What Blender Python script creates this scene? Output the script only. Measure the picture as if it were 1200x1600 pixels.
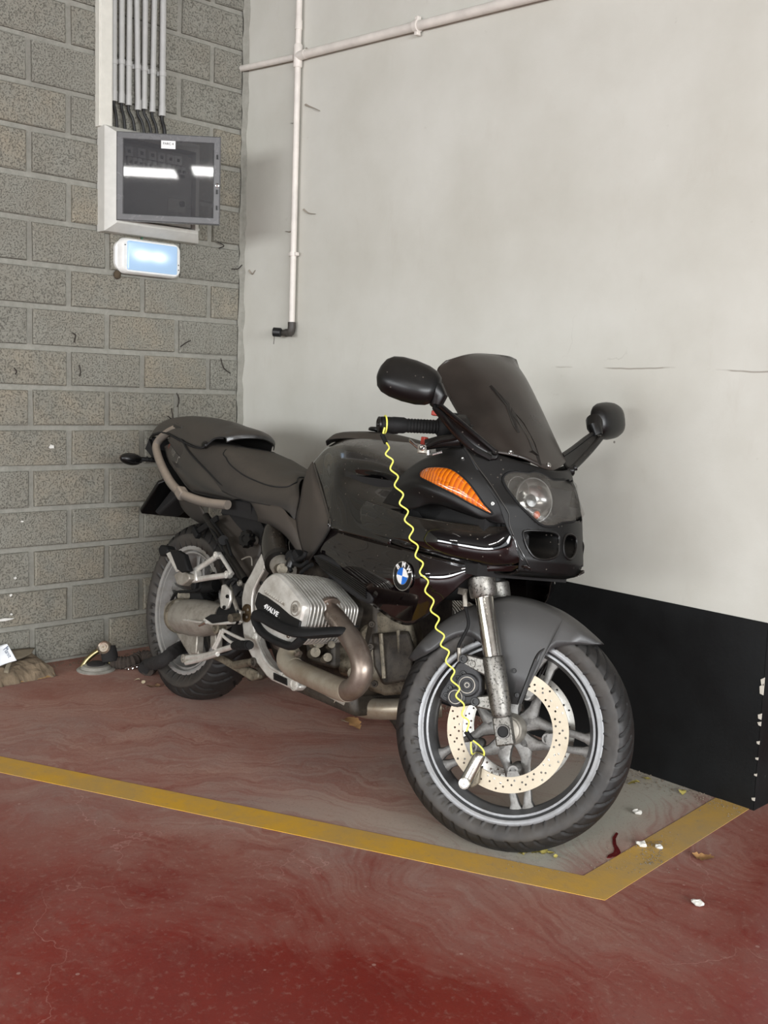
import bpy, bmesh, math, random
from mathutils import Vector, Matrix, noise
random.seed(7)
for o in list(bpy.data.objects): bpy.data.objects.remove(o, do_unlink=True)
S = bpy.context.scene; C = S.collection
# ------------------------------------------------------------------ camera
FPX = 1607.32
RW = Matrix(((0.67895315, 0.11195504, -0.7255954), (0.73336784, -0.05689923, 0.67744675), (0.03455776, -0.99208293, -0.12073614)))
CAM = Vector((3.80, -2.649, 1.135))
cd = bpy.data.cameras.new('camera'); cam = bpy.data.objects.new('camera', cd); C.objects.link(cam); S.camera = cam
cd.sensor_fit = 'HORIZONTAL'; cd.sensor_width = 36.0; cd.lens = FPX / 1200 * 36.0; cd.clip_start = 0.05; cd.clip_end = 200
rx, ry, rz = RW.col[0], RW.col[1], RW.col[2]
m3 = Matrix((rx, -ry, -rz)).transposed()
cam.matrix_world = Matrix.Translation(CAM) @ m3.to_4x4()
# ------------------------------------------------------------------ sky, lamps, exposure
wd = bpy.data.worlds.new('world'); S.world = wd; wd.use_nodes = True
bg = wd.node_tree.nodes['Background']; bg.inputs[0].default_value = (0.93, 0.97, 1.0, 1); bg.inputs[1].default_value = 2.6
def area(name, loc, look, sx, sy, power, col=(1, 1, 1)):
    l = bpy.data.lights.new(name, 'AREA'); l.shape = 'RECTANGLE'; l.size = sx; l.size_y = sy; l.energy = power; l.color = col
    o = bpy.data.objects.new(name, l); C.objects.link(o); o.location = loc
    o.rotation_euler = (Vector(look) - Vector(loc)).to_track_quat('-Z', 'Y').to_euler(); return o
# fluorescent battens on the garage ceiling and daylight at the two openings of the hall
area('ceiling_batten', (3.3, -1.7, 3.22), (3.3, -1.7, 0), 1.5, 0.16, 14, (1, 0.97, 0.92))
for (lx, ly, sz) in ((4.74, -5.80, 1.5), (5.52, -4.46, 1.2)):
    o = area('ceiling_panel', (lx, ly, 3.21), (lx, ly, 0), sz, .42, 46 * sz, (1, 0.98, 0.95)); o.rotation_euler = (0, 0, math.radians(52))
area('daylight_opening', (8.9, -3.4, 1.70), (0, -1.5, 1.0), 6.0, 1.2, 620, (0.96, 0.98, 1))
area('daylight_opening', (3.0, -8.9, 1.70), (2.0, 0, .8), 6.0, 1.2, 350, (0.96, 0.98, 1))
S.view_settings.view_transform = 'Standard'; S.view_settings.look = 'None'; S.view_settings.gamma = 1.0
S.view_settings.exposure = 0.0; S.view_settings.use_curve_mapping = False
# ------------------------------------------------------------------ pixel -> place helpers (1200 x 1600 frame)
def ray(px, py): return RW @ Vector((px - 600, py - 800, FPX))
def hit(px, py, n, d):
    r = ray(px, py); return CAM + r * ((d - CAM.dot(n)) / r.dot(n))
VX, VY, VZ = Vector((1, 0, 0)), Vector((0, 1, 0)), Vector((0, 0, 1))
def F(px, py, z=0.0): return hit(px, py, VZ, z)          # on the floor
def WL(px, py, x=0.0): return hit(px, py, VX, x)         # on the block wall
def WR(px, py, y=0.0): return hit(px, py, VY, y)         # on the white wall
# motorcycle frame: origin on the floor under the rear axle, x forward, y to its left, z up along the leaning machine
BO = Vector((0.674, -0.661, 0.0)); HD = math.radians(-2.7); LN = math.radians(8.4)
bx = Vector((math.cos(HD), math.sin(HD), 0)); by = Vector((-math.sin(HD), math.cos(HD), 0)) * math.cos(LN) - VZ * math.sin(LN); bz = bx.cross(by)
BM = Matrix((bx, by, bz))                                 # world -> bike rotation
def loc(w): return BM @ (w - BO)
def P(px, py, y): return loc(hit(px, py, by, by.dot(BO) + y))
def PX(px, py, x): return loc(hit(px, py, bx, bx.dot(BO) + x))
def PZ(px, py, z): return loc(hit(px, py, bz, bz.dot(BO) + z))
# ------------------------------------------------------------------ mesh toolkit
def V(*a): return Vector(a)
def basis(d):
    d = d.normalized(); a = VZ if abs(d.z) < 0.9 else VX
    u = a.cross(d).normalized(); return u, d.cross(u), d
def spl(pts, k=6, closed=False):
    """Catmull-Rom through pts (Vectors or tuples)"""
    pts = [Vector(p) for p in pts]; n = len(pts); out = []
    rng = n if closed else n - 1
    for i in range(rng):
        if closed: p0, p1, p2, p3 = pts[i - 1], pts[i], pts[(i + 1) % n], pts[(i + 2) % n]
        else:
            p1, p2 = pts[i], pts[i + 1]
            p0 = pts[i - 1] if i > 0 else p1 * 2 - p2
            p3 = pts[i + 2] if i + 2 < n else p2 * 2 - p1
        for j in range(k):
            t = j / k
            out.append(0.5 * ((2 * p1) + (p2 - p0) * t + (2 * p0 - 5 * p1 + 4 * p2 - p3) * t * t + (3 * p1 - p0 - 3 * p2 + p3) * t ** 3))
    if not closed: out.append(pts[-1])
    return out
class MB:
    def __init__(s): s.v = []; s.f = []
    def add(s, vs, fs):
        b = len(s.v); s.v += [Vector(v) for v in vs]; s.f += [tuple(b + i for i in f) for f in fs]; return s
    def grid(s, rows, cu=False, cv=False):
        n, m = len(rows), len(rows[0]); vs = [p for r in rows for p in r]; fs = []
        for i in range(n if cu else n - 1):
            for j in range(m if cv else m - 1):
                a, b = i, (i + 1) % n; c, d = j, (j + 1) % m
                fs.append((a * m + c, a * m + d, b * m + d, b * m + c))
        return s.add(vs, fs)
    def tube(s, pts, r, n=12, cap=True, squash=None):
        pts = [Vector(p) for p in pts]; L = len(pts); rs = r if isinstance(r, (list, tuple)) else [r] * L
        rows = []; u = None
        for i, p in enumerate(pts):
            t = (pts[min(i + 1, L - 1)] - pts[max(i - 1, 0)]); t = t.normalized() if t.length > 1e-9 else VZ
            if u is None: u = basis(t)[0]
            else:
                u = u - t * u.dot(t); u = u.normalized() if u.length > 1e-6 else basis(t)[0]
            w = t.cross(u)
            rows.append([p + (u * math.cos(2 * math.pi * k / n) + w * math.sin(2 * math.pi * k / n) * (squash or 1)) * rs[i] for k in range(n)])
        b = len(s.v); s.grid(rows, False, True)
        if cap:
            s.f.append(tuple(b + k for k in reversed(range(n)))); s.f.append(tuple(b + (L - 1) * n + k for k in range(n)))
        return s
    def lathe(s, prof, o, ax, n=32, closed=False, cap=False, xd=None):
        u, w, d = basis(Vector(ax)); o = Vector(o)
        if xd is not None: u = (xd - d * xd.dot(d)).normalized(); w = d.cross(u)
        rows = [[o + (u * math.cos(2 * math.pi * k / n) + w * math.sin(2 * math.pi * k / n)) * r + d * h for k in range(n)] for r, h in prof]
        b = len(s.v); s.grid(rows, closed, True)
        if cap:
            s.f.append(tuple(b + k for k in reversed(range(n)))); s.f.append(tuple(b + (len(prof) - 1) * n + k for k in range(n)))
        return s
    def cyl(s, a, b, r, n=16, r2=None):
        a, b = Vector(a), Vector(b); h = (b - a).length
        return s.lathe([(r, 0), (r if r2 is None else r2, h)], a, b - a, n, cap=True)
    def box(s, c, sz, m=None, tx=1.0):
        c = Vector(c); m = m or Matrix.Identity(3); vs = []
        for z in (-.5, .5):
            for y in (-.5, .5):
                for x in (-.5, .5): vs.append(c + m @ Vector((x * sz[0] * (tx if z > 0 else 1), y * sz[1] * (tx if z > 0 else 1), z * sz[2])))
        return s.add(vs, [(0, 2, 3, 1), (4, 5, 7, 6), (0, 1, 5, 4), (2, 6, 7, 3), (0, 4, 6, 2), (1, 3, 7, 5)])
    def prism(s, poly, vec):
        poly = [Vector(p) for p in poly]; n = len(poly); vec = Vector(vec)
        nn = Vector((0, 0, 0))
        for i in range(n): nn += (poly[i] - poly[0]).cross(poly[(i + 1) % n] - poly[0])
        if nn.dot(vec) < 0: poly.reverse()
        return s.add(poly + [p + vec for p in poly], [tuple(reversed(range(n))), tuple(range(n, 2 * n))] + [(i, (i + 1) % n, n + (i + 1) % n, n + i) for i in range(n)])
    def ball(s, c, r, n=16, m=None, sq=None):
        """superellipsoid-ish ball; r = (rx,ry,rz)"""
        c = Vector(c); r = (r, r, r) if isinstance(r, (int, float)) else r; m = m or Matrix.Identity(3); k = n // 2
        e = sq or 1.0; pw = lambda t: math.copysign(abs(t) ** e, t)
        rows = []
        for i in range(k + 1):
            a = -math.pi / 2 + math.pi * i / k; a = max(min(a, 1.5694), -1.5694)
            rows.append([c + m @ Vector((r[0] * pw(math.cos(a)) * pw(math.cos(2 * math.pi * j / n)), r[1] * pw(math.cos(a)) * pw(math.sin(2 * math.pi * j / n)), r[2] * pw(math.sin(a)))) for j in range(n)])
        b = len(s.v); s.grid(rows, False, True)
        s.f.append(tuple(b + j for j in reversed(range(n)))); s.f.append(tuple(b + k * n + j for j in range(n))); return s
    def bolt(s, o, ax, r=.006, h=.005, n=12, sock=True):
        p = [(r, 0), (r, h * .8), (r * .9, h)] + ([(r * .55, h), (r * .5, h * .3), (.0002, h * .3)] if sock else [(.0002, h)])
        return s.lathe(p, o, ax, n)
    def patch(s, rows, ku=4, kv=4, flip=False):
        g = [spl(r, kv) for r in rows]; cols = list(zip(*g)); cols = [spl(c, ku) for c in cols]
        rows2 = list(zip(*cols)); rows2 = [list(r) for r in rows2]
        if flip: rows2.reverse()
        return s.grid(rows2)
    def mirror(s):
        n = len(s.v); s.v += [Vector((v.x, -v.y, v.z)) for v in s.v]; s.f += [tuple(n + i for i in reversed(f)) for f in s.f]; return s
    def mirrored(s):
        t = MB(); t.v = [Vector((v.x, -v.y, v.z)) for v in s.v]; t.f = [tuple(reversed(f)) for f in s.f]; return t
    def mesh(s, name, m=None, ang=35):
        me = bpy.data.meshes.new(name); me.from_pydata([tuple(v) for v in s.v], [], s.f); me.validate()
        if m: me.materials.append(m)
        if ang: 
            me.polygons.foreach_set('use_smooth', [True] * len(me.polygons)); me.set_sharp_from_angle(angle=math.radians(ang))
        me.update(); return me
def link(name, me, parent=None, label=None, cat=None, group=None, kind=None):
    o = bpy.data.objects.new(name, me); C.objects.link(o)
    if parent: o.parent = parent
    tag(o, label, cat, group, kind); return o
def tag(o, label=None, cat=None, group=None, kind=None):
    for k, v in (('label', label), ('category', cat), ('group', group), ('kind', kind)):
        if v: o[k] = v
    return o
def obj(name, mb, m, parent=None, label=None, cat=None, group=None, kind=None, ang=35, solid=0, bevel=0, sub=0, off=-1):
    o = link(name, mb.mesh(name, m, ang), parent, label, cat, group, kind)
    if solid: 
        md = o.modifiers.new('solid', 'SOLIDIFY'); md.thickness = solid; md.offset = off
    if bevel:
        md = o.modifiers.new('bevel', 'BEVEL'); md.width = bevel; md.segments = 2; md.limit_method = 'ANGLE'; md.angle_limit = math.radians(38)
    if sub:
        md = o.modifiers.new('sub', 'SUBSURF'); md.levels = sub; md.render_levels = sub
    return o
def empty(name, l=(0, 0, 0), parent=None, **k):
    o = bpy.data.objects.new(name, None); C.objects.link(o); o.location = l; o.empty_display_size = .05
    if parent: o.parent = parent
    tag(o, **k); return o
def text_mesh(s, size, ext=0.0, align='CENTER', shear=0.0, space=1.0, bold=0.0):
    cu = bpy.data.curves.new('lettering', 'FONT'); cu.body = s; cu.size = size; cu.extrude = ext; cu.align_x = align; cu.align_y = 'CENTER'; cu.shear = shear; cu.space_character = space; cu.offset = bold
    cu.resolution_u = 3
    o = bpy.data.objects.new('lettering', cu); C.objects.link(o); dg = bpy.context.evaluated_depsgraph_get(); dg.update()
    me = bpy.data.meshes.new_from_object(o.evaluated_get(dg)); bpy.data.objects.remove(o); bpy.data.curves.remove(cu); return me
def mesh_mb(me, M=None):
    mb = MB(); mb.v = [(M @ v.co) if M else v.co.copy() for v in me.vertices]; mb.f = [tuple(p.vertices) for p in me.polygons]; return mb
def frame(o, x, y, z): return Matrix.Translation(o) @ Matrix((x, y, z)).transposed().to_4x4()
# ------------------------------------------------------------------ materials
def srgb(r, g, b):
    f = lambda c: (c / 255 / 12.92) if c <= 10.3 else (((c / 255) + .055) / 1.055) ** 2.4
    return (f(r), f(g), f(b), 1)
class NT:
    def __init__(s, name):
        s.m = bpy.data.materials.new(name); s.m.use_nodes = True; s.t = s.m.node_tree; s.b = s.t.nodes['Principled BSDF']; s.out = s.t.nodes['Material Output']
    def n(s, typ, **k):
        x = s.t.nodes.new(typ)
        for a, v in k.items():
            if a.startswith('i_'): x.inputs[int(a[2:])].default_value = v
            else: setattr(x, a, v)
        return x
    def l(s, a, b): s.t.links.new(a, b)
    def co(s, kind='Object', scale=None, rot=None, locv=None):
        o = s.n('ShaderNodeTexCoord').outputs[kind]
        if scale or rot or locv:
            mp = s.n('ShaderNodeMapping')
            if scale: mp.inputs['Scale'].default_value = scale
            if rot: mp.inputs['Rotation'].default_value = rot
            if locv: mp.inputs['Location'].default_value = locv
            s.l(o, mp.inputs[0]); o = mp.outputs[0]
        return o
    def noise(s, sc, det=4, rough=.55, co=None, dist=0.0):
        x = s.n('ShaderNodeTexNoise'); x.inputs['Scale'].default_value = sc; x.inputs['Detail'].default_value = det; x.inputs['Roughness'].default_value = rough; x.inputs['Distortion'].default_value = dist
        s.l(co or s.co(), x.inputs['Vector']); return x.outputs['Fac']
    def ramp(s, fac, stops):
        x = s.n('ShaderNodeValToRGB'); e = x.color_ramp.elements
        while len(e) < len(stops): e.new(.5)
        for q, (p, c) in zip(e, stops): q.position = p; q.color = c if len(c) == 4 else (*c, 1)
        s.l(fac, x.inputs[0]); return x.outputs[0]
    def rng(s, fac, a, b, c=0, d=1):
        x = s.n('ShaderNodeMapRange'); x.inputs[1].default_value = a; x.inputs[2].default_value = b; x.inputs[3].default_value = c; x.inputs[4].default_value = d; s.l(fac, x.inputs[0]); return x.outputs[0]
    def math(s, op, a, b=None, clamp=False):
        x = s.n('ShaderNodeMath', operation=op, use_clamp=clamp)
        for i, q in enumerate((a, b)):
            if q is None: continue
            if isinstance(q, (int, float)): x.inputs[i].default_value = q
            else: s.l(q, x.inputs[i])
        return x.outputs[0]
    def mix(s, fac, a, b):
        x = s.n('ShaderNodeMix', data_type='RGBA')
        for i, q in ((0, fac), (6, a), (7, b)):
            if isinstance(q, (int, float)): x.inputs[i].default_value = q
            elif isinstance(q, tuple): x.inputs[i].default_value = q
            else: s.l(q, x.inputs[i])
        return x.outputs[2]
    def bump(s, h, st=.3, d=.01, prev=None):
        x = s.n('ShaderNodeBump'); x.inputs['Strength'].default_value = st; x.inputs['Distance'].default_value = d; s.l(h, x.inputs['Height'])
        if prev: s.l(prev, x.inputs['Normal'])
        s.l(x.outputs[0], s.b.inputs['Normal']); return x.outputs[0]
    def set(s, **k):
        for a, v in k.items():
            a = a.replace('_', ' ')
            i = s.b.inputs[a]
            if isinstance(v, (int, float, tuple)): i.default_value = v
            else: s.l(v, i)
        return s
def plain(name, col, rough=.5, metal=0.0, var=.12, sc=30, bump=0.0, bsc=200, spec=.5, coat=0.0):
    t = NT(name); c = srgb(*col); n = t.noise(sc, 4)
    d = tuple(x * (1 - var) for x in c[:3]) + (1,); e = tuple(min(1, x * (1 + var)) for x in c[:3]) + (1,)
    t.set(Base_Color=t.ramp(n, [(.3, d), (.7, e)]), Metallic=metal, Roughness=t.rng(n, .3, .7, max(.02, rough - .06), rough + .06))
    t.b.inputs['Specular IOR Level'].default_value = spec
    if coat: t.b.inputs['Coat Weight'].default_value = coat; t.b.inputs['Coat Roughness'].default_value = .04
    if bump: t.bump(t.noise(bsc, 3), bump, .002)
    return t.m
def dusty(name, col, rough, dust=(108, 98, 86), amt=.5, metal=0.0, coat=0.0, spec=.5, up=.8, specks=True, lo=.15):
    """paint or plastic with dust settled on its upward faces"""
    t = NT(name); g = t.n('ShaderNodeNewGeometry'); sp = t.n('ShaderNodeSeparateXYZ'); t.l(g.outputs['Normal'], sp.inputs[0])
    upf = t.rng(sp.outputs[2], lo, up, 0, 1)
    n1 = t.noise(7, 5, .6); n2 = t.noise(60, 4, .6)
    f = t.math('MULTIPLY', upf, t.math('MULTIPLY', t.rng(n1, .25, .75, .55, 1.0), t.rng(n2, .2, .8, .75, 1.1)))
    f = t.math('MULTIPLY', f, amt, True)
    if specks:
        vo = t.n('ShaderNodeTexVoronoi'); vo.inputs['Scale'].default_value = 75; t.l(t.co(), vo.inputs['Vector'])
        vs = t.n('ShaderNodeSeparateColor'); t.l(vo.outputs['Color'], vs.inputs[0])
        sp1 = t.math('MULTIPLY', t.math('LESS_THAN', vo.outputs['Distance'], .15), t.math('GREATER_THAN', vs.outputs[0], .83))
        f = t.math('MAXIMUM', f, t.math('MULTIPLY', sp1, .55))
    t.set(Base_Color=t.mix(f, srgb(*col), srgb(*dust)), Metallic=metal)
    t.l(t.rng(f, 0, .7, rough, .85), t.b.inputs['Roughness'])
    t.b.inputs['Specular IOR Level'].default_value = spec
    if coat: t.l(t.rng(f, 0, .5, coat, 0), t.b.inputs['Coat Weight']); t.b.inputs['Coat Roughness'].default_value = .03
    return t.m
# ------------------------------------------------------------------ setting materials
def m_block():
    t = NT('concrete_block'); oi = t.n('ShaderNodeObjectInfo')
    co = t.n('ShaderNodeTexCoord').outputs['Object']; ad = t.n('ShaderNodeVectorMath', operation='ADD'); t.l(co, ad.inputs[0])
    sc = t.n('ShaderNodeVectorMath', operation='SCALE'); sc.inputs['Scale'].default_value = 9.0
    cx = t.n('ShaderNodeCombineXYZ'); t.l(oi.outputs['Random'], cx.inputs[0]); t.l(oi.outputs['Random'], cx.inputs[1]); t.l(cx.outputs[0], sc.inputs[0]); t.l(sc.outputs[0], ad.inputs[1]); co = ad.outputs[0]
    fine = t.noise(170, 3, .7, co); big = t.noise(9, 4, .6, co); mid = t.noise(300, 2, .6, co)
    base = t.mix(t.rng(big, .35, .7), srgb(130, 128, 118), srgb(146, 138, 122))
    base = t.mix(oi.outputs['Random'], base, t.mix(t.rng(big, .3, .7), srgb(136, 135, 126), srgb(126, 124, 115)))
    pore = t.rng(fine, .37, .47, 1, 0)
    c = t.mix(t.math('MULTIPLY', pore, .62), base, srgb(78, 76, 70)); c = t.mix(t.rng(mid, .6, .75, 0, .4), c, srgb(170, 166, 155))
    t.set(Base_Color=c, Roughness=.95); t.b.inputs['Specular IOR Level'].default_value = .2
    h = t.math('SUBTRACT', t.math('MULTIPLY', mid, .35), pore); t.bump(h, .75, .003); return t.m
def m_mortar():
    t = NT('mortar'); n = t.noise(40, 5, .65); b = t.noise(4, 4); w = t.noise(260, 3)
    c = t.mix(t.rng(n, .3, .7), srgb(132, 131, 122), srgb(150, 148, 139)); c = t.mix(t.rng(b, .45, .7, 0, .5), c, srgb(122, 119, 111))
    t.set(Base_Color=c, Roughness=.95); t.bump(t.math('ADD', n, t.math('MULTIPLY', w, .5)), .5, .004); return t.m
ZCR = WR(1050, 577).z + .015
def m_plaster():
    t = NT('white_plaster'); co = t.co()
    n = t.noise(1.6, 5, .6); f = t.noise(14, 6, .7); sm = t.n('ShaderNodeTexCoord').outputs['Object']
    st = t.noise(6, 6, .75, t.co(scale=(1, 1, .35))); g = t.noise(120, 3)
    c = t.mix(t.rng(n, .35, .7), srgb(201, 200, 192), srgb(186, 184, 174)); c = t.mix(t.rng(st, .58, .78, 0, .35), c, srgb(176, 170, 158))
    c = t.mix(t.rng(f, .66, .74, 0, .3), c, srgb(150, 144, 132))
    vo = t.n('ShaderNodeTexVoronoi'); vo.inputs['Scale'].default_value = 9; t.l(t.co(scale=(1, 0, 1)), vo.inputs['Vector']); vs = t.n('ShaderNodeSeparateColor'); t.l(vo.outputs['Color'], vs.inputs[0])
    sp = t.math('MULTIPLY', t.math('LESS_THAN', vo.outputs['Distance'], t.math('MULTIPLY', vs.outputs[1], .05)), t.math('GREATER_THAN', vs.outputs[0], .72))
    c = t.mix(t.math('MULTIPLY', sp, .75), c, srgb(84, 78, 70))
    # hairline cracks
    ve = t.n('ShaderNodeTexVoronoi', feature='DISTANCE_TO_EDGE'); ve.inputs['Scale'].default_value = 1.1
    nz = t.n('ShaderNodeTexNoise'); nz.inputs['Scale'].default_value = 5; nz.inputs['Detail'].default_value = 6; t.l(co, nz.inputs['Vector'])
    mx = t.n('ShaderNodeMix', data_type='RGBA', blend_type='ADD'); mx.inputs[0].default_value = .35; t.l(co, mx.inputs[6]); t.l(nz.outputs['Color'], mx.inputs[7]); t.l(mx.outputs[2], ve.inputs['Vector'])
    cr = t.math('MULTIPLY', t.math('LESS_THAN', ve.outputs['Distance'], .0022), t.rng(t.noise(2.1, 2), .60, .68))
    zz = t.n('ShaderNodeSeparateXYZ'); t.l(co, zz.inputs[0]); wob = t.math('ADD', zz.outputs[2], t.math('MULTIPLY', t.noise(3.5, 3), .03))
    ln = t.math('MULTIPLY', t.math('LESS_THAN', t.math('ABSOLUTE', t.math('SUBTRACT', wob, ZCR)), .0022), t.math('MULTIPLY', t.rng(zz.outputs[0], 1.2, 1.6), t.rng(t.noise(7, 3), .44, .56)))
    c = t.mix(t.math('MULTIPLY', ln, .6), c, srgb(120, 112, 100))
    c = t.mix(t.math('MULTIPLY', cr, .4), c, srgb(110, 104, 94))
    t.set(Base_Color=c, Roughness=.72); t.b.inputs['Specular IOR Level'].default_value = .3
    h = t.math('ADD', t.math('MULTIPLY', n, .8), t.math('ADD', t.math('MULTIPLY', g, .08), t.math('MULTIPLY', f, .2))); t.bump(h, .35, .01); return t.m
def m_dado():
    t = NT('black_wall_paint'); n = t.noise(5, 5, .6); f = t.noise(90, 3); v = t.noise(26, 6, .75)
    c = t.mix(t.rng(n, .35, .7), srgb(9, 10, 11), srgb(17, 19, 20)); c = t.mix(t.rng(v, .68, .74, 0, .5), c, srgb(92, 94, 90))
    t.set(Base_Color=c, Roughness=t.rng(n, .3, .7, .55, .75)); t.b.inputs['Specular IOR Level'].default_value = .3; t.bump(f, .15, .004); return t.m
def m_floor():
    t = NT('red_floor_paint'); tc = t.n('ShaderNodeTexCoord').outputs['Object']; sp = t.n('ShaderNodeSeparateXYZ'); t.l(tc, sp.inputs[0]); x, y = sp.outputs[0], sp.outputs[1]
    # distance in front of the bay line (bay side positive)
    a, b = F(0, 1200), F(930, 1392); d = (b - a).normalized(); nx, ny = -d.y, d.x
    k = -(a.x * nx + a.y * ny)
    dist = t.math('ADD', t.math('ADD', t.math('MULTIPLY', x, nx), t.math('MULTIPLY', y, ny)), k)
    a2_, b2_ = F(945, 1407), F(1174, 1262); d2 = (b2_ - a2_).normalized(); k2 = a2_.x * d2.y - a2_.y * d2.x
    dist2 = t.math('ADD', t.math('SUBTRACT', t.math('MULTIPLY', y, d2.x), t.math('MULTIPLY', x, d2.y)), k2)
    bay = dist; dist = t.math('MINIMUM', dist, t.math('SUBTRACT', dist2, .12)); dist = t.math('MAXIMUM', dist, t.math('MULTIPLY', bay, 1.0)) if False else dist
    n1 = t.noise(1.7, 5, .6, tc); n2 = t.noise(9, 6, .65, tc); n3 = t.noise(60, 4, .7, tc)
    # swept dust: broom strokes that follow wide arcs
    cc = F(180, 1560); px_, py_ = t.math('SUBTRACT', x, cc.x), t.math('SUBTRACT', y, cc.y)
    wx_, wy_ = t.math('ADD', px_, t.math('MULTIPLY', t.math('SUBTRACT', n1, .5), .9)), t.math('ADD', py_, t.math('MULTIPLY', t.math('SUBTRACT', t.noise(1.1, 3, .5, tc), .5), .9))
    rad = t.math('SQRT', t.math('ADD', t.math('MULTIPLY', wx_, wx_), t.math('MULTIPLY', wy_, wy_))); ang = t.math('ARCTAN2', wy_, wx_)
    pc = t.n('ShaderNodeCombineXYZ'); t.l(t.math('MULTIPLY', rad, 48), pc.inputs[0]); t.l(t.math('MULTIPLY', ang, 2.6), pc.inputs[1])
    s1 = t.noise(1.0, 5, .7, pc.outputs[0]); pc2 = t.n('ShaderNodeCombineXYZ'); t.l(t.math('MULTIPLY', rad, 5), pc2.inputs[0]); t.l(t.math('MULTIPLY', ang, 1.4), pc2.inputs[1]); s2_ = t.noise(1.0, 4, .6, pc2.outputs[0])
    strokes = t.math('ADD', t.math('MULTIPLY', s1, .62), t.math('MULTIPLY', s2_, .38))
    dust = t.rng(dist, -.62, .14, .0, .80)
    dust = t.math('ADD', dust, t.math('MULTIPLY', t.math('SUBTRACT', n1, .5), .9))
    dust = t.math('ADD', dust, t.math('MULTIPLY', t.math('SUBTRACT', strokes, .5), t.rng(dist, -.45, .06, .8, 2.6)))
    dust = t.math('ADD', dust, t.math('MULTIPLY', t.math('SUBTRACT', n2, .5), .5), True)
    red = t.mix(t.rng(n1, .3, .7), srgb(116, 37, 29), srgb(132, 46, 36)); red = t.mix(t.rng(n2, .4, .7, 0, .35), red, srgb(100, 36, 32))
    dc = t.mix(t.rng(n1, .35, .65), srgb(178, 138, 120), srgb(152, 128, 117))
    # paler greenish grey towards the wall end, inside the bay
    gr = t.math('MULTIPLY', t.rng(x, 1.55, 2.35), t.rng(dist, -.06, .1)); dc = t.mix(t.math('MULTIPLY', gr, .95), dc, srgb(172, 176, 163)); dust = t.math('ADD', dust, t.math('MULTIPLY', gr, .35), True)
    c = t.mix(t.math('MULTIPLY', dust, .9), red, dc)
    c = t.mix(t.math('MULTIPLY', t.rng(n3, .55, .75), .3), c, srgb(172, 150, 138)); c = t.mix(t.rng(t.noise(130, 4, .7, tc), .56, .7, 0, .35), c, srgb(78, 48, 42))
    ve = t.n('ShaderNodeTexVoronoi', feature='DISTANCE_TO_EDGE'); ve.inputs['Scale'].default_value = 1.25
    nz = t.n('ShaderNodeTexNoise'); nz.inputs['Scale'].default_value = 4; nz.inputs['Detail'].default_value = 6; t.l(tc, nz.inputs['Vector'])
    mx = t.n('ShaderNodeMix', data_type='RGBA', blend_type='ADD'); mx.inputs[0].default_value = .4; t.l(tc, mx.inputs[6]); t.l(nz.outputs['Color'], mx.inputs[7]); t.l(mx.outputs[2], ve.inputs['Vector'])
    cr = t.math('MULTIPLY', t.math('LESS_THAN', ve.outputs['Distance'], .0016), t.math('MULTIPLY', t.rng(n1, .44, .60), t.rng(dist, .05, -.1)))
    c = t.mix(t.math('MULTIPLY', cr, .34), c, srgb(190, 150, 140))
    vo = t.n('ShaderNodeTexVoronoi'); vo.inputs['Scale'].default_value = 24; t.l(t.co(scale=(1, 1, 0)), vo.inputs['Vector']); vs = t.n('ShaderNodeSeparateColor'); t.l(vo.outputs['Color'], vs.inputs[0])
    ch = t.math('MULTIPLY', t.math('LESS_THAN', vo.outputs['Distance'], t.math('MULTIPLY', vs.outputs[1], .11)), t.math('GREATER_THAN', vs.outputs[0], .72))
    c = t.mix(t.math('MULTIPLY', ch, .4), c, srgb(186, 160, 150))
    t.set(Base_Color=c); t.l(t.rng(dust, 0, .9, .34, .9), t.b.inputs['Roughness']); t.b.inputs['Specular IOR Level'].default_value = .45
    t.bump(t.math('ADD', t.math('MULTIPLY', n2, .6), t.math('MULTIPLY', n3, .25)), .18, .006); return t.m
def m_line():
    t = NT('yellow_line_paint'); n1 = t.noise(5, 6, .7); n2 = t.noise(38, 5, .75); n3 = t.noise(150, 3)
    c = t.mix(t.rng(n1, .35, .65), srgb(206, 158, 44), srgb(190, 150, 70)); w = t.math('ADD', t.math('MULTIPLY', t.rng(n1, .4, .75), .45), t.rng(n2, .55, .72, 0, .5), True)
    sx = t.n('ShaderNodeSeparateXYZ'); t.l(t.co(), sx.inputs[0]); w = t.math('ADD', w, t.math('MULTIPLY', t.rng(sx.outputs[1], -1.0, -.45), .45), True); c = t.mix(w, c, srgb(164, 140, 98)); c = t.mix(t.rng(n2, .66, .74, 0, .6), c, srgb(112, 84, 62))
    t.set(Base_Color=c, Roughness=.75); t.bump(n3, .2, .002); return t.m
BLK, MOR, PLA, DAD, FLO, LIN = m_block(), m_mortar(), m_plaster(), m_dado(), m_floor(), m_line()
GREYC = plain('ceiling_concrete', (104, 103, 99), .9, var=.15, sc=6)
# ------------------------------------------------------------------ setting
ST = dict(kind='structure')
fl = obj('floor', MB().box((4.0, -3.0, -.06), (12, 14, .12)), FLO, **ST, ang=0)
a0, a1, a2, a3 = F(-260, 1141), F(-260, 1167), F(945, 1407), F(912, 1370)
t1 = .0012
obj('painted_line', MB().prism([F(-260, 1129), F(-260, 1152), F(945, 1407), F(912, 1369)], VZ * t1), LIN, fl, ang=0)
obj('painted_line', MB().prism([F(912, 1369), F(945, 1407), F(1174, 1262), F(1118, 1247)], VZ * t1), LIN, fl, ang=0)
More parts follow.
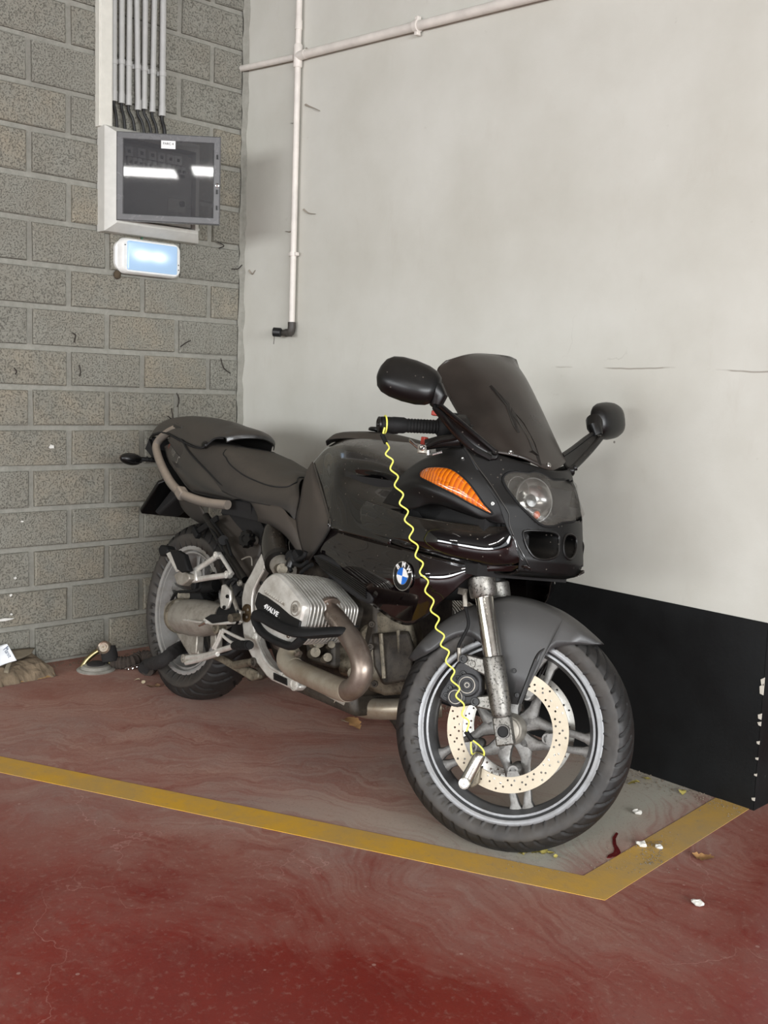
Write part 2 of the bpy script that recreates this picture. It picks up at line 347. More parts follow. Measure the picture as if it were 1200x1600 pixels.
# block wall on the left: every block a part, set in a mortar bed
wl = obj('wall_left', MB().box((-.11, -3.9, 1.6), (.20, 12.2, 3.2)), MOR, **ST, ang=0)
zs = [0.003, .157, .309, .464, .618, .778, .933, 1.087, 1.238, 1.393, 1.548, 1.712, 1.872, 2.037, 2.197, 2.364, 2.522, 2.68, 2.84, 3.0]
cache = {}
def block_mesh(w, h, k):
    key = (round(w, 3), round(h, 3), k)
    if key not in cache:
        r = random.Random(hash(key)); mb = MB(); c = .0045; d = .0045
        j = lambda: r.uniform(-.0022, .0022)
        vs = []
        for xx, ins in ((-.03, 0), (d - .005, 0), (d, c)):
            for sy, sz in ((-1, -1), (1, -1), (1, 1), (-1, 1)): vs.append((xx + (j() * .5 if ins else 0), sy * (w / 2 - ins) + j(), sz * (h / 2 - ins) + j()))
        fs = [(8, 9, 10, 11)] + [(4 * q + i, 4 * q + (i + 1) % 4, 4 * q + 4 + (i + 1) % 4, 4 * q + 4 + i) for q in (0, 1) for i in range(4)]
        cache[key] = MB().add(vs, fs).mesh('block', BLK, 0)
    return cache[key]
for i in range(len(zs) - 1):
    z0, z1 = zs[i], zs[i + 1]; A = i % 2 == 1
    ed = [-.004] + ([-.165 - .3185 * k for k in range(7)] if A else [-.3225 - .318 * k for k in range(7)])
    for k in range(len(ed) - 1):
        y1, y0 = ed[k], ed[k + 1]; jt = .0125
        o = link('block', block_mesh(y1 - y0 - 2 * jt, z1 - z0 - .021, (i * 3 + k) % 4), wl); o.location = (0, (y0 + y1) / 2, (z0 + z1) / 2)
# white wall, ending in a black-painted return
wr = obj('wall_right', MB().box((1.305, .105, 1.6), (2.41, .21, 3.2)).box((.05, .105, 1.6), (.1, .21, 3.2)), PLA, **ST, ang=0)
obj('painted_dado', MB().prism([V(.012, -.0025, 0), V(2.5135, -.0025, 0), V(2.5135, -.0025, .533), V(.012, -.0025, .548)], (0, .002, 0)).prism([V(2.5125, -.0025, 0), V(2.5125, .21, 0), V(2.5125, .21, .53), V(2.5125, -.0025, .533)], (.002, 0, 0)), DAD, wr, ang=0)
CHIP = plain('bare_plaster', (196, 190, 178), .9, bump=.4)
mb = MB(); rr = random.Random(4)
for px, py, s in [(1197, 1078, .013), (1199, 1066, .009), (1192, 1120, .007), (1190, 1131, .005), (1186, 1160, .004), (1184, 1185, .003), (1181, 1210, .003), (1178, 1248, .004)]:
    p = WR(px, py); p.x = 2.509
    mb.prism([p + V(rr.uniform(-.4, .1) * s, -.0042, -s), p + V(.006, -.0042, -s * 1.2), p + V(.0062, -.0042, s * 1.3), p + V(-s * rr.uniform(.4, .9), -.0042, s * .5)], (0, .003, 0))
obj('chipped_edge', mb, CHIP, wr, ang=0)
# seam of crumbled mortar in the corner
mb = MB(); rr = random.Random(9); pts = []
rows = []
for k in range(70):
    z = .01 + k * .042; w = .018 + rr.uniform(-.006, .012)
    rows.append([V(.002, -.016 + rr.uniform(-.004, .004), z), V(.008 + rr.uniform(0, .004), -.008, z), V(w, -.003, z), V(w + .004, .001, z)])
obj('corner_fillet', mb.grid(rows), MOR, wl, kind='stuff', ang=60)
ceil = obj('ceiling', MB().box((4.0, -3.0, 3.3), (12, 14, .16)), GREYC, **ST, ang=0)
# far sides of the hall: parapets, lintels and columns with daylight between
obj('wall_far', MB().box((9.1, -3.5, .5), (.2, 13, 1.0)).box((9.1, -3.5, 2.85), (.2, 13, .75)).box((9.1, .4, 1.6), (.3, .4, 3.2)).box((9.1, -6.9, 1.6), (.3, .4, 3.2)), GREYC, **ST, ang=0)
obj('wall_side', MB().box((5.6, 4.1, 1.6), (9, .2, 3.2)), GREYC, **ST, ang=0)
obj('wall_back', MB().box((4, -9.1, .5), (11, .2, 1.0)).box((4, -9.1, 2.85), (11, .2, .75)).box((-.1, -9.1, 1.6), (.4, .3, 3.2)).box((6.3, -9.1, 1.6), (.4, .3, 3.2)), GREYC, **ST, ang=0)
# ------------------------------------------------------------------ motorcycle materials
GLOSS = dusty('gloss_black_paint', (5, 5, 6), .07, (100, 90, 78), .38, coat=.6, up=1.05, lo=.5)
GLOSSV = dusty('gloss_black_brown_paint', (11, 7, 8), .06, (92, 84, 74), .30, coat=.6, up=1.0, lo=.3)
MATTE = dusty('matte_black_plastic', (11, 11, 11), .46, (92, 86, 78), .10, spec=.32)
SATIN = dusty('satin_black_plastic', (10, 10, 10), .34, (92, 86, 78), .18, spec=.35)
def m_tyre():
    t = NT('tyre_rubber'); at = t.n('ShaderNodeAttribute', attribute_name='side'); n = t.noise(40, 4); n2 = t.noise(9, 5, .65); d = t.n('ShaderNodeAttribute', attribute_name='groove')
    c = t.mix(at.outputs['Fac'], t.mix(t.rng(n2, .4, .7), srgb(20, 19, 18), srgb(34, 31, 28)), t.mix(t.rng(n2, .35, .65), srgb(44, 42, 40), srgb(60, 56, 51)))
    c = t.mix(t.math('MULTIPLY', d.outputs['Fac'], .85), c, srgb(9, 9, 9)); t.set(Base_Color=c, Roughness=t.rng(n, .3, .7, .5, .68)); t.bump(n, .12, .002); return t.m  # groove shade is also put into the colour, darker with depth
TYRE = m_tyre()
RUB = plain('black_rubber', (14, 14, 14), .72, var=.25, bump=.15, bsc=160, spec=.3)
DARK = plain('dark_underbody', (13, 12, 12), .75, var=.4, sc=12)
GREYP = dusty('dusty_grey_panel', (34, 33, 32), .32, (98, 89, 78), .5, coat=.3)
KNEE = dusty('dusty_knee_panel', (34, 32, 30), .5, (90, 80, 69), .62, up=.6, lo=-.5)
SEATM = dusty('seat_vinyl', (27, 26, 25), .55, (96, 87, 76), .55)
SEATP = dusty('seat_pad_vinyl', (32, 30, 28), .6, (96, 87, 75), .62)
FENDER = dusty('fender_grey', (52, 52, 52), .36, (92, 87, 79), .32)
def m_metal(name, col, rough, grime=(70, 60, 48), amt=.35, metal=1.0, sc=22, pit=0.0):
    t = NT(name); n = t.noise(sc, 6, .7); n2 = t.noise(sc * 6, 4, .7); n3 = t.noise(5, 4)
    f = t.math('MULTIPLY', t.rng(n, .42, .68), amt)
    c = t.mix(f, srgb(*col), srgb(*grime)); 
    if pit: c = t.mix(t.math('MULTIPLY', t.rng(n2, .53, .62), pit), c, srgb(24, 21, 18))
    t.set(Base_Color=c, Metallic=metal); t.l(t.rng(n3, .3, .7, rough - .08, rough + .1), t.b.inputs['Roughness']); t.bump(n2, .12, .002); return t.m
ALU = m_metal('cast_aluminium', (212, 210, 203), .36, (128, 118, 102), .45, .5)
ALUD = m_metal('dirty_aluminium', (160, 155, 145), .45, (88, 79, 66), .55, .45)
WHEEL = m_metal('wheel_silver', (122, 123, 124), .36, (88, 84, 78), .4, .6)
SPOKE = m_metal('dusty_spoke_silver', (132, 131, 128), .5, (84, 79, 71), .6, .5, 30, .3)
CHROME = m_metal('fork_chrome', (206, 202, 194), .16, (120, 108, 92), .3)
FORKL = m_metal('corroded_fork_leg', (126, 124, 119), .42, (84, 78, 68), .5, .85, 30, .85)
WHEELR = m_metal('rear_wheel_silver', (178, 177, 174), .36, (128, 118, 104), .4, .5)
DISC = m_metal('brake_disc_steel', (188, 178, 158), .5, (164, 150, 128), .5, .3, 14)
DISCB = m_metal('rear_side_disc', (178, 176, 170), .3, (120, 110, 96), .3, .9)
RUST = m_metal('heat_browned_steel', (134, 123, 113), .34, (98, 80, 68), .8, .7, 9)
PIPEM = m_metal('dull_exhaust_steel', (176, 168, 152), .4, (128, 108, 84), .6, .6, 8)
STEEL = m_metal('bright_steel', (200, 200, 198), .22, (130, 124, 112), .2)
CALM = plain('caliper_black', (40, 40, 41), .48, metal=.3, var=.3, sc=60, bump=.3)
ENG = m_metal('oily_engine_case', (122, 114, 98), .55, (46, 40, 31), .9, .4, 12, .5)
ENGD = m_metal('grimy_engine_block', (64, 58, 50), .6, (22, 19, 15), .9, .3, 14, .5)
SCREEN = NT('smoked_screen'); SCREEN.set(Base_Color=srgb(20, 16, 14), Roughness=.12, Alpha=.90); SCREEN = SCREEN.m
def m_screen():
    t = NT('smoked_plastic_screen'); n = t.noise(4, 5, .6); f = t.noise(90, 3); g = t.n('ShaderNodeNewGeometry')
    t.set(Base_Color=t.mix(t.rng(n, .3, .75, .1, .75), srgb(22, 18, 16), srgb(66, 59, 53)), Roughness=t.rng(n, .3, .7, .22, .42), Alpha=t.rng(n, .3, .75, .90, .965)); return t.m
SCREEN = m_screen()
def glass(name, col, rough=.05, ior=1.45, trans=1.0, alpha=1.0):
    t = NT(name); t.set(Base_Color=srgb(*col), Roughness=rough, Alpha=alpha); t.b.inputs['Transmission Weight'].default_value = trans; t.b.inputs['IOR'].default_value = ior; return t.m
WHITE = plain('white_enamel', (226, 226, 224), .4); BLUE = plain('blue_enamel', (28, 104, 196), .3); BLACKE = plain('black_enamel', (10, 10, 11), .25)
# ------------------------------------------------------------------ motorcycle
BIKE = empty('motorcycle', BO, label='black sport touring motorcycle with smoked windscreen parked against the white wall', cat='motorcycle')
BIKE.matrix_world = Matrix.Translation(BO) @ BM.transposed().to_4x4()
def part(name, mb, m, parent=None, label=None, **k): return obj(name, mb, m, parent or BIKE, label, **k)
# --- front wheel, turned to full left lock: n = axle towards the right side, u = ahead, v = up in the wheel plane
_az, _el = math.radians(-60), math.radians(14)
nW = Vector((math.cos(_el) * math.cos(_az), math.cos(_el) * math.sin(_az), math.sin(_el)))
cW = CAM + Vector((-1.5795, 1.9225, -.8324)) - nW * .053
uW = VZ.cross(nW).normalized(); vW = nW.cross(uW)
n_, u_, v_, c_ = BM @ nW, BM @ uW, BM @ vW, loc(cW)
def wp(r, a, w=0.0): a = math.radians(a); return c_ + u_ * (r * math.cos(a)) + v_ * (r * math.sin(a)) + n_ * w
def wx(x, y, w=0.0): return c_ + u_ * x + v_ * y + n_ * w
def PF(px, py, w): return loc(hit(px, py, nW, nW.dot(cW) + w))
def ring(prof, c, n, u, N, closed=True):
    """profile (r, w) spun about axle n; u fixes angle 0"""
    v = n.cross(u); mb = MB(); rows = []
    for k in range(N):
        a = 2 * math.pi * k / N; d = u * math.cos(a) + v * math.sin(a); rows.append([c + d * r + n * w for r, w in prof])
    return mb.grid(rows, True, closed)
def sym(h): return h + [(r, -w) for r, w in reversed(h) if abs(w) > 1e-6]
rim_prof = sym([(.222, .030), (.228, .044), (.2325, .050), (.2315, .0545), (.225, .056), (.2175, .0535), (.2155, .040), (.2125, .038), (.2115, .0475), (.2060, .0475), (.2035, .036), (.1985, .024), (.1955, .014), (.195, .006)]) 
def make_rim(c, n, u, prof, N=120): return ring(prof, c, n, u, N)
fw = part('front_wheel', make_rim(c_, n_, u_, rim_prof), WHEEL, ang=50)
TH0 = -77
def spokes(c, n, u, R, bossr, th0, wt=.017, wo=0.0, hub_r=.036):
    v = n.cross(u); mb = MB(); q = lambda r, a, w: c + (u * math.cos(math.radians(a)) + v * math.sin(math.radians(a))) * r + n * (w + wo)
    for k in range(5):
        ph = th0 + 36 + 72 * k
        for s in (-1, 1):
            cl = [(.030, 0, .026), (.052, 4, .024), (.074, 13, .0175), (bossr, 23, .0120), (R * .80, 29, .0095), (R * .93, 31, .0115), (R * 1.01, 31.6, .019)]
            L, Rr = [], []
            for i, (r, da, hw) in enumerate(cl):
                a = ph + s * da; dd = math.degrees(hw / r); L.append((r, a + dd)); Rr.append((r, a - dd))
            rows = []
            for (r1, a1), (r2, a2), (r0, _, _) in zip(L, Rr, cl):
                t = wt * (1.0 if r0 < .08 else .82 if r0 < R * .85 else 1.0); am = (a1 + a2) / 2; e = .82
                lerp = lambda f: a2 + (a1 - a2) * f
                rows.append([q(r1, lerp(1), 0), q(r1, lerp(.93), t * .8), q(r1, lerp(.72), t), q(r1, lerp(.28), t), q(r1, lerp(.07), t * .8), q(r1, lerp(0), 0), q(r1, lerp(.1), -t), q(r1, lerp(.9), -t)])
            mb.grid(rows, False, True)
    return mb
part('spoke', spokes(c_, n_, u_, .197, .099, TH0), SPOKE, fw, ang=40)
for k in range(5):
    o = wp(.099, TH0 + 72 * k); part('disc_mount', MB().lathe([(.013, -.058), (.017, -.02), (.017, .02), (.0145, .058), (.0145, .066), (.0135, .068), (.009, .068), (.0085, .062), (.0055, .062), (.005, .066), (.0002, .066)], o, n_, 18), SPOKE, fw)
part('hub', MB().lathe([(.012, -.085), (.034, -.08), (.036, -.05), (.04, -.02), (.04, .02), (.036, .045), (.034, .062), (.030, .066), (.030, .078), (.027, .080), (.012, .080)], c_, n_, 36), ALUD, fw)
# tyres with real grooves
GV, SV = [], []
def tyre(c, n, u, prof, N, M, groove, gdep, edge, flat=None):
    GV.clear(); SV.clear()
    """prof: (w, r) from one bead over the tread to the other bead; resampled to M columns"""
    p = spl([V(w, r, 0) for w, r in prof], 12); L = [0]
    for i in range(1, len(p)): L.append(L[-1] + (p[i] - p[i - 1]).length)
    cols = []; j = 0
    for k in range(M):
        t = L[-1] * k / (M - 1)
        while j < len(L) - 2 and L[j + 1] < t: j += 1
        f = (t - L[j]) / max(1e-9, L[j + 1] - L[j]); cols.append(p[j].lerp(p[j + 1], f))
    v = n.cross(u); mb = MB(); rows = []
    for i in range(N):
        a = 2 * math.pi * i / N; d = u * math.cos(a) + v * math.sin(a); row = []
        for cpt in cols:
            w, r = cpt.x, cpt.y; gv = groove(w, a, r); GV.append(min(1, gv / gdep)); SV.append(1.0 if r < edge else 0.0); r -= gv; q = c + d * r + n * w
            if flat: q = flat(q, w, n)
            row.append(q)
        rows.append(row)
    return mb.grid(rows, True, False)
def tread(W, N, depth, c_arc, wmin, dirn=1, edge=.268, wd=.16):
    def g(w, a, r):
        s = abs(w) / W
        if s < wmin or s > 1.0: return 0.0
        x = a * N / (2 * math.pi) + (0.5 if w < 0 else 0) - dirn * math.radians(c_arc) * N / (2 * math.pi) * (1 - s) ** 1.1
        k = math.floor(x); fr = x - k
        lo, hi = ((wmin, .99), (.45, .99))[k % 2]
        if s < lo or s > hi: return 0.0
        e = min(1, (s - lo) / .06, (hi - s) / .05)
        return depth * max(0, e) * max(0.0, 1 - (abs(fr - .5) / wd) ** 4) if abs(fr - .5) < wd else 0.0
    return g
fprof = [(.046, .226), (.0535, .2335), (.0595, .246), (.0615, .258), (.0605, .267), (.059, .2695), (.0585, .2705), (.0535, .2795), (.042, .2895), (.028, .296), (.014, .2995), (0, .3005)]
fprof = fprof + [(-w, r) for w, r in reversed(fprof[:-1])]
ty_ = part('tyre', tyre(c_, n_, u_, fprof, 1080, 64, tread(.0605, 48, .006, 17, .10, wd=.13), .006, .2697), TYRE, fw, ang=60)
def tyre_attr(o):
    for nm, l in (('groove', GV), ('side', SV)): at = o.data.attributes.new(nm, 'FLOAT', 'POINT'); at.data.foreach_set('value', l)
tyre_attr(ty_)
# moulded sidewall lettering and rib
def arc_text(s, R, a0, step, size, w, c, n, u, ext=.0006, flip=False):
    v = n.cross(u); mb = MB()
    for i, ch in enumerate(s):
        if ch == ' ': continue
        a = math.radians(a0 + step * i); d = u * math.cos(a) + v * math.sin(a); tt = -u * math.sin(a) + v * math.cos(a)
        xd, yd = (tt, -d) if not flip else (-tt, d)
        me = text_mesh(ch, size, ext, bold=.0006); mb2 = mesh_mb(me, frame(c + d * R + n * w, xd, yd, n)); bpy.data.meshes.remove(me)
        mb.add(mb2.v, mb2.f)
    return mb
RUBL = plain('moulded_rubber_lettering', (56, 53, 48), .8)
part('tyre_lettering', arc_text('MICHELIN', .249, -166, 6.6, .020, .0602, c_, n_, u_), RUBL, fw, ang=0)
# brake discs with drilled holes
def drilled_disc(R, r, holes, th):
    cu = bpy.data.curves.new('disc', 'CURVE'); cu.dimensions = '2D'; cu.fill_mode = 'BOTH'; cu.extrude = th / 2
    def circ(x, y, rad, n):
        sp = cu.splines.new('POLY'); sp.points.add(n - 1); sp.use_cyclic_u = True
        for i in range(n): sp.points[i].co = (x + rad * math.cos(2 * math.pi * i / n), y + rad * math.sin(2 * math.pi * i / n), 0, 1)
    circ(0, 0, R, 96); circ(0, 0, r, 72)
    for hr, ha in holes: circ(hr * math.cos(math.radians(ha)), hr * math.sin(math.radians(ha)), .0027, 10)
    o = bpy.data.objects.new('disc', cu); C.objects.link(o); dg = bpy.context.evaluated_depsgraph_get(); dg.update()
    me = bpy.data.meshes.new_from_object(o.evaluated_get(dg)); bpy.data.objects.remove(o); bpy.data.curves.remove(cu); return me
hs = []
for i in range(15):
    b = 24 * i; hs += [(.143, b), (.1355, b + 7), (.128, b + 4), (.1195, b + 12), (.131, b + 16), (.121, b + 20)]
dme = drilled_disc(.1505, .112, hs, .005)
for sgn, mm in ((1, DISC), (-1, DISCB)):
    mb = mesh_mb(dme, frame(c_ + n_ * .0735 * sgn, u_, v_, n_))
    part('brake_disc', mb, mm, fw, ang=30)
for sgn in (1, -1):
    for k in range(5):
        o = wp(.108, TH0 + 72 * k, .0735 * sgn); a = math.radians(TH0 + 72 * k); d = u_ * math.cos(a) + v_ * math.sin(a); e = n_.cross(d)
        part('disc_tab', MB().prism([o - d * .010 - e * .012 - n_ * .002, o + d * .007 - e * .018 - n_ * .002, o + d * .007 + e * .018 - n_ * .002, o - d * .010 + e * .012 - n_ * .002], n_ * .004), SPOKE, fw)
# --- fork (both legs), chrome stanchions, lower legs, foot
FK = empty('front_fork', parent=BIKE)
def fork(s):
    w = .108 * s; ax = lambda t, dw=0: wx(-.002 - .0855 * t / .34, t, w + dw)
    part('stanchion', MB().tube([ax(.165), ax(.345), ax(.52)], .0232, 28), CHROME, FK)
    part('fork_collar', MB().tube([ax(.318), ax(.322), ax(.366), ax(.37)], [.031, .034, .035, .031], 28), FORKL, FK)
    part('fork_tube', MB().tube([ax(.366), ax(.62)], .0275, 24), SATIN, FK)
    part('lower_leg', MB().tube([ax(.176), ax(.174), ax(.168), ax(.10), ax(.060), ax(.046), ax(.040), ax(.032)], [.0235, .0262, .0275, .0272, .0265, .024, .0245, .020], 28), FORKL, FK)
    a, b = ax(-.034), ax(.036); d = (b - a).normalized(); e = n_.cross(d); m = Matrix((e, n_, d)).transposed()
    ft = part('axle_clamp', MB().box((a + b) / 2, (.044, .036, .070), m), FORKL, FK, bevel=.004)
    o = c_ + n_ * (w + .018 * s) - u_ * .001
    part('axle_bore', MB().lathe([(.0172, -.002), (.0168, .005), (.0135, .005), (.0125, .0006), (.0002, .0006)], o, n_ * s, 28), DARK, FK)
    part('axle_nut', MB().lathe([(.0168, .0048), (.0160, .0062), (.0142, .0062), (.0134, .0048)], o, n_ * s, 28), SPOKE, FK)
for s in (1, -1): fork(s)
part('axle', MB().tube([c_ - n_ * .115, c_ + n_ * .115], .0115, 20), STEEL, FK)
# --- calipers on their brackets behind each leg
def caliper(s):
    w = .092 * s; g = lambda x, y, d=0.0: wx(x, y, w + d * s); K = []
    outl = [(-.133, .152), (-.118, .160), (-.078, .140), (-.066, .118), (-.064, .090), (-.074, .064), (-.086, .052), (-.122, .043), (-.158, .052), (-.172, .062), (-.166, .082), (-.152, .108)]
    cal = part('brake_caliper', MB().prism([g(x, y, -.030) for x, y in outl], n_ * s * .058), CALM, FK, bevel=.006)
    pc_ = MB().lathe([(.029, 0), (.029, .004), (.026, .0065), (.019, .0065), (.0185, .0045), (.012, .0045), (.011, .007), (.0002, .007)], g(-.100, .100, .028), n_ * s, 30)
    part('piston_cover', pc_, CALM, cal)
    part('piston_cover', MB().lathe([(.024, 0), (.024, .004), (.021, .006), (.0155, .006), (.015, .004), (.0002, .004)], g(-.126, .068, .028), n_ * s, 28), CALM, cal)
    for (r0, r1, cx, cy) in ((.0185, .0205, -.100, .100), (.0045, .0065, -.100, .100), (.0155, .0172, -.126, .068)):
        part('cover_ring', MB().lathe([(r0, .0066), (r0, .0078), (r1, .0078), (r1, .0066)], g(cx, cy, .028), n_ * s, 28), ALUD, cal)
    for x, y in [(-.113, .126), (-.126, .113), (-.144, .088), (-.150, .068)]: part('bolt', MB().bolt(g(x, y, .027), n_ * s, .0078, .006), SATIN, cal)
    ax = lambda t: (-.002 - .0855 * t / .34, t)
    for (x0, y0), t in (((-.116, .162), .142), ((-.077, .062), .066)):
        x1, y1 = ax(t); dx, dy = x1 - x0, y1 - y0; l = math.hypot(dx, dy); px, py = -dy / l * .015, dx / l * .015
        part('caliper_bracket', MB().prism([g(x0 - dx / l * .015, y0 - dy / l * .015 , .012), g(x0 + px * .9, y0 + py * .9, .012), g(x1 + px * 1.5, y1 + py * 1.5, .012), g(x1 - px * 1.5, y1 - py * 1.5, .012), g(x0 - px * .9, y0 - py * .9, .012)], n_ * s * .016), FORKL, FK, bevel=.004)
    for x, y in ((-.116, .162), (-.077, .062)): part('bolt', MB().bolt(g(x, y, .028), n_ * s, .011, .007, 16), SATIN, FK)
    part('bolt', MB().bolt(g(-.094, .152, .028), n_ * s, .009, .004, 16), FORKL, FK)
    tp = g(-.118, .165, .005)
    if s > 0:
        hp = [PF(726, 922, .10), PF(727, 946, .102), PF(732, 975, .108), PF(724, 994, .108), PF(716, 1012, .104), PF(718, 1036, .098)]
        part('brake_hose', MB().tube(spl(hp, 8), .0042, 10), RUB, FK)
        part('hose_union', MB().tube([PF(717, 1012, .104), PF(718, 1036, .098)], .0052, 10), ALUD, FK); part('hose_union', MB().tube([PF(726, 925, .10), PF(727, 948, .102)], .0062, 8), ALUD, FK); part('hose_block', MB().box(PF(723, 924, .10), (.02, .014, .016)), ALUD, FK)
for s in (1, -1): caliper(s)
# --- front mudguard: crown over the tyre with a blade running down each leg
def fender():
    a0, a1 = 152.5, 48.5; N = 52; rows = []
    sk = [(152.8, .302), (150.6, .292), (144.6, .275), (138.7, .267), (132, .2645), (125.7, .262), (120.4, .254), (115.9, .241), (112.5, .22), (108, .17), (103, .11), (98.2, .076), (84.6, .065), (72, .068), (69.0, .107), (68.7, .143), (68.6, .177), (68.4, .208), (66.5, .229), (61.7, .250), (51.7, .290), (48.5, .312)]
    # skirt as polar curve by angle, blade part handled by an extra prism
    skc = [(152.8, .304), (150.6, .292), (144.6, .275), (138.7, .267), (132, .2645), (125.7, .262), (120, .256), (114, .248), (108, .246), (92, .232), (76, .226), (69.6, .227), (61.7, .250), (56, .272), (51.7, .291), (48.5, .311)]
    top = [(152.8, .319), (143.5, .317), (134.8, .318), (127, .320), (120, .322), (110, .326), (95, .335), (86.7, .331), (77.7, .326), (71.5, .3235), (64.7, .3195), (57.3, .3155), (48.4, .3145)]
    def ev(t, a):
        for (a2, r2), (a3, r3) in zip(t, t[1:]):
            if a2 >= a >= a3: f = (a2 - a) / (a2 - a3); return r2 + (r3 - r2) * f
        return t[-1][1] if a < t[-1][0] else t[0][1]
    mb = MB()
    an = sorted(set([a0 + (a1 - a0) * i / N for i in range(N + 1)] + [68.35, 68.45, 68.6, 68.7, 68.85, 69.0, 69.8, 70.6, 71.4, 72.2, 73] + [98.2, 99.5, 101, 103, 105.5, 108, 110, 112.5, 114.2, 115.9]), reverse=True)
    for a in an:
        rt = ev(top, a); rs = min(ev(sk, a), rt - .003); W = .076
        tip = min(1, min(a0 - a, a - a1) / 14 + .30); row = []
        for k, (fw_, fr) in enumerate([(0, 1), (.25, .99), (.5, .955), (.72, .88), (.87, .76), (.95, .6), (.99, .4), (1.03, .2), (1.035, 0)]):
            edge = rt - .05 if rs < rt - .05 else rs
            r = rs + (rt - rs) * fr if k > 5 else edge + (rt - edge) * (fr - .0) if rs < edge else rs + (rt - rs) * fr
            if k > 5 and rs < edge: 
                r65 = edge + (rt - edge) * .6; r = r65 + (rs - r65) * ((k - 5) / 3)
            row.append(wp(r, a, W * fw_ * tip ** .6))
        row2 = [wp(0, 0, 0)] * 0
        full = []
        for k in reversed(range(1, 9)):
            q = row[k]; d = (q - c_).dot(n_); full.append(q - n_ * 2 * d)
        rows.append(full + row)
    mb.grid(rows)
    f = part('front_mudguard', mb, FENDER, solid=.003, ang=40)
    for s in (1, -1):
        outer = [(-.060, .238), (-.045, .20), (-.030, .15), (-.018, .105), (-.010, .078), (.004, .065), (.018, .062), (.026, .070), (.034, .096), (.044, .135), (.054, .168), (.062, .196), (.078, .214), (.100, .236), (.05, .25)]
        W0 = .0790; g = lambda x, y, k: wx(x, y, s * (W0 - k))
        # rolled leading edge
        eg = [(.074, .209), (.062, .194), (.053, .166), (.043, .133), (.025, .070)]
        part('rolled_edge', MB().tube(spl([g(x, y, .005) for x, y in eg], 5), [.002 + .0055 * min(1, i / 8) for i in range(21)], 10), SATIN, f)
        for x, y in ((.004, .146), (.018, .088)): part('bolt', MB().bolt(g(x, y, -.001), n_ * s, .0062, .004), SATIN, f)
fender()
# ------------------------------------------------------------------ bodywork
from mathutils.bvhtree import BVHTree
EYE = loc(CAM)
def tree(*mbs):
    vs, fs = [], []
    for m in mbs:
        b = len(vs); vs += m.v; fs += [tuple(b + i for i in f) for f in m.f]
    return BVHTree.FromPolygons(vs, fs)
def on(t, px, py, off=0.0):
    d = (P(px, py, 0) - EYE).normalized(); h, n, _, _ = t.ray_cast(EYE, d)
    if h is None: 
        h, n, _, _ = t.find_nearest(P(px, py, -.2))
    if n.dot(d) > 0: n = -n
    return h + n * off, n
def poly_on(t, px, k=4, off=0.0):
    """closed outline of pixels smoothed and laid on a surface"""
    o = spl([V(a, b, 0) for a, b in px], k, True) if k > 1 else [V(a, b, 0) for a, b in px]
    return [on(t, p.x, p.y, off) for p in o]
def dome(ol, h=.006, rings=(1, .92, .7, .4), sink=None, conv=1.0):
    """shallow domed cap over an outline [(point, normal)]"""
    n = sum((q for _, q in ol), Vector()) / len(ol); n.normalize(); c = sum((p for p, _ in ol), Vector()) / len(ol); mb = MB(); rows = []
    for s in rings: rows.append([c + (p - c) * s + n * (h * (1 - s ** 2) ** .5 if s < 1 else 0) for p, _ in ol])
    b = mb.grid(rows, False, True); i = len(mb.v); mb.v.append(c + n * h); L = len(ol); o = (len(rows) - 1) * L
    mb.f += [(o + j, o + (j + 1) % L, i) for j in range(L)]
    return mb
def dome_on(t, ol, h=.006, rings=(1, .96, .85, .65, .4, .15)):
    c = sum((p for p, _ in ol), Vector()) / len(ol); n0 = sum((q for _, q in ol), Vector()).normalized(); mb = MB(); rows = []
    for s in rings:
        r = []
        for p, _ in ol:
            q = c + (p - c) * s; hh, nn, _, _ = t.find_nearest(q); nn = nn if nn.dot(n0) > 0 else -nn
            r.append(hh + nn * (.0008 + h * (1 - s * s) ** .5))
        rows.append(r)
    mb.grid(rows, False, True); L = len(ol); mb.f.append(tuple((len(rows) - 1) * L + k for k in range(L)))
    return mb
def fix(mb, n):
    """turn all faces of an open sheet towards n"""
    tot = sum(1 if (mb.v[f[1]] - mb.v[f[0]]).cross(mb.v[f[2]] - mb.v[f[0]]).dot(n) > 0 else -1 for f in mb.f)
    if tot < 0: mb.f = [tuple(reversed(f)) for f in mb.f]
    return mb
def half(stations, ku=4, kv=4):
    """stations: [(x, [(y,z)...centre to right])] -> full mirrored skin"""
    rows = []
    for st in stations:
        x, yz = st; r = [V(x if len(q) == 2 else q[2], q[0], q[1]) for q in yz]
        rows.append([V(p.x, -p.y, p.z) for p in reversed(r[1:])] + r)
    return MB().patch(rows, ku, kv)
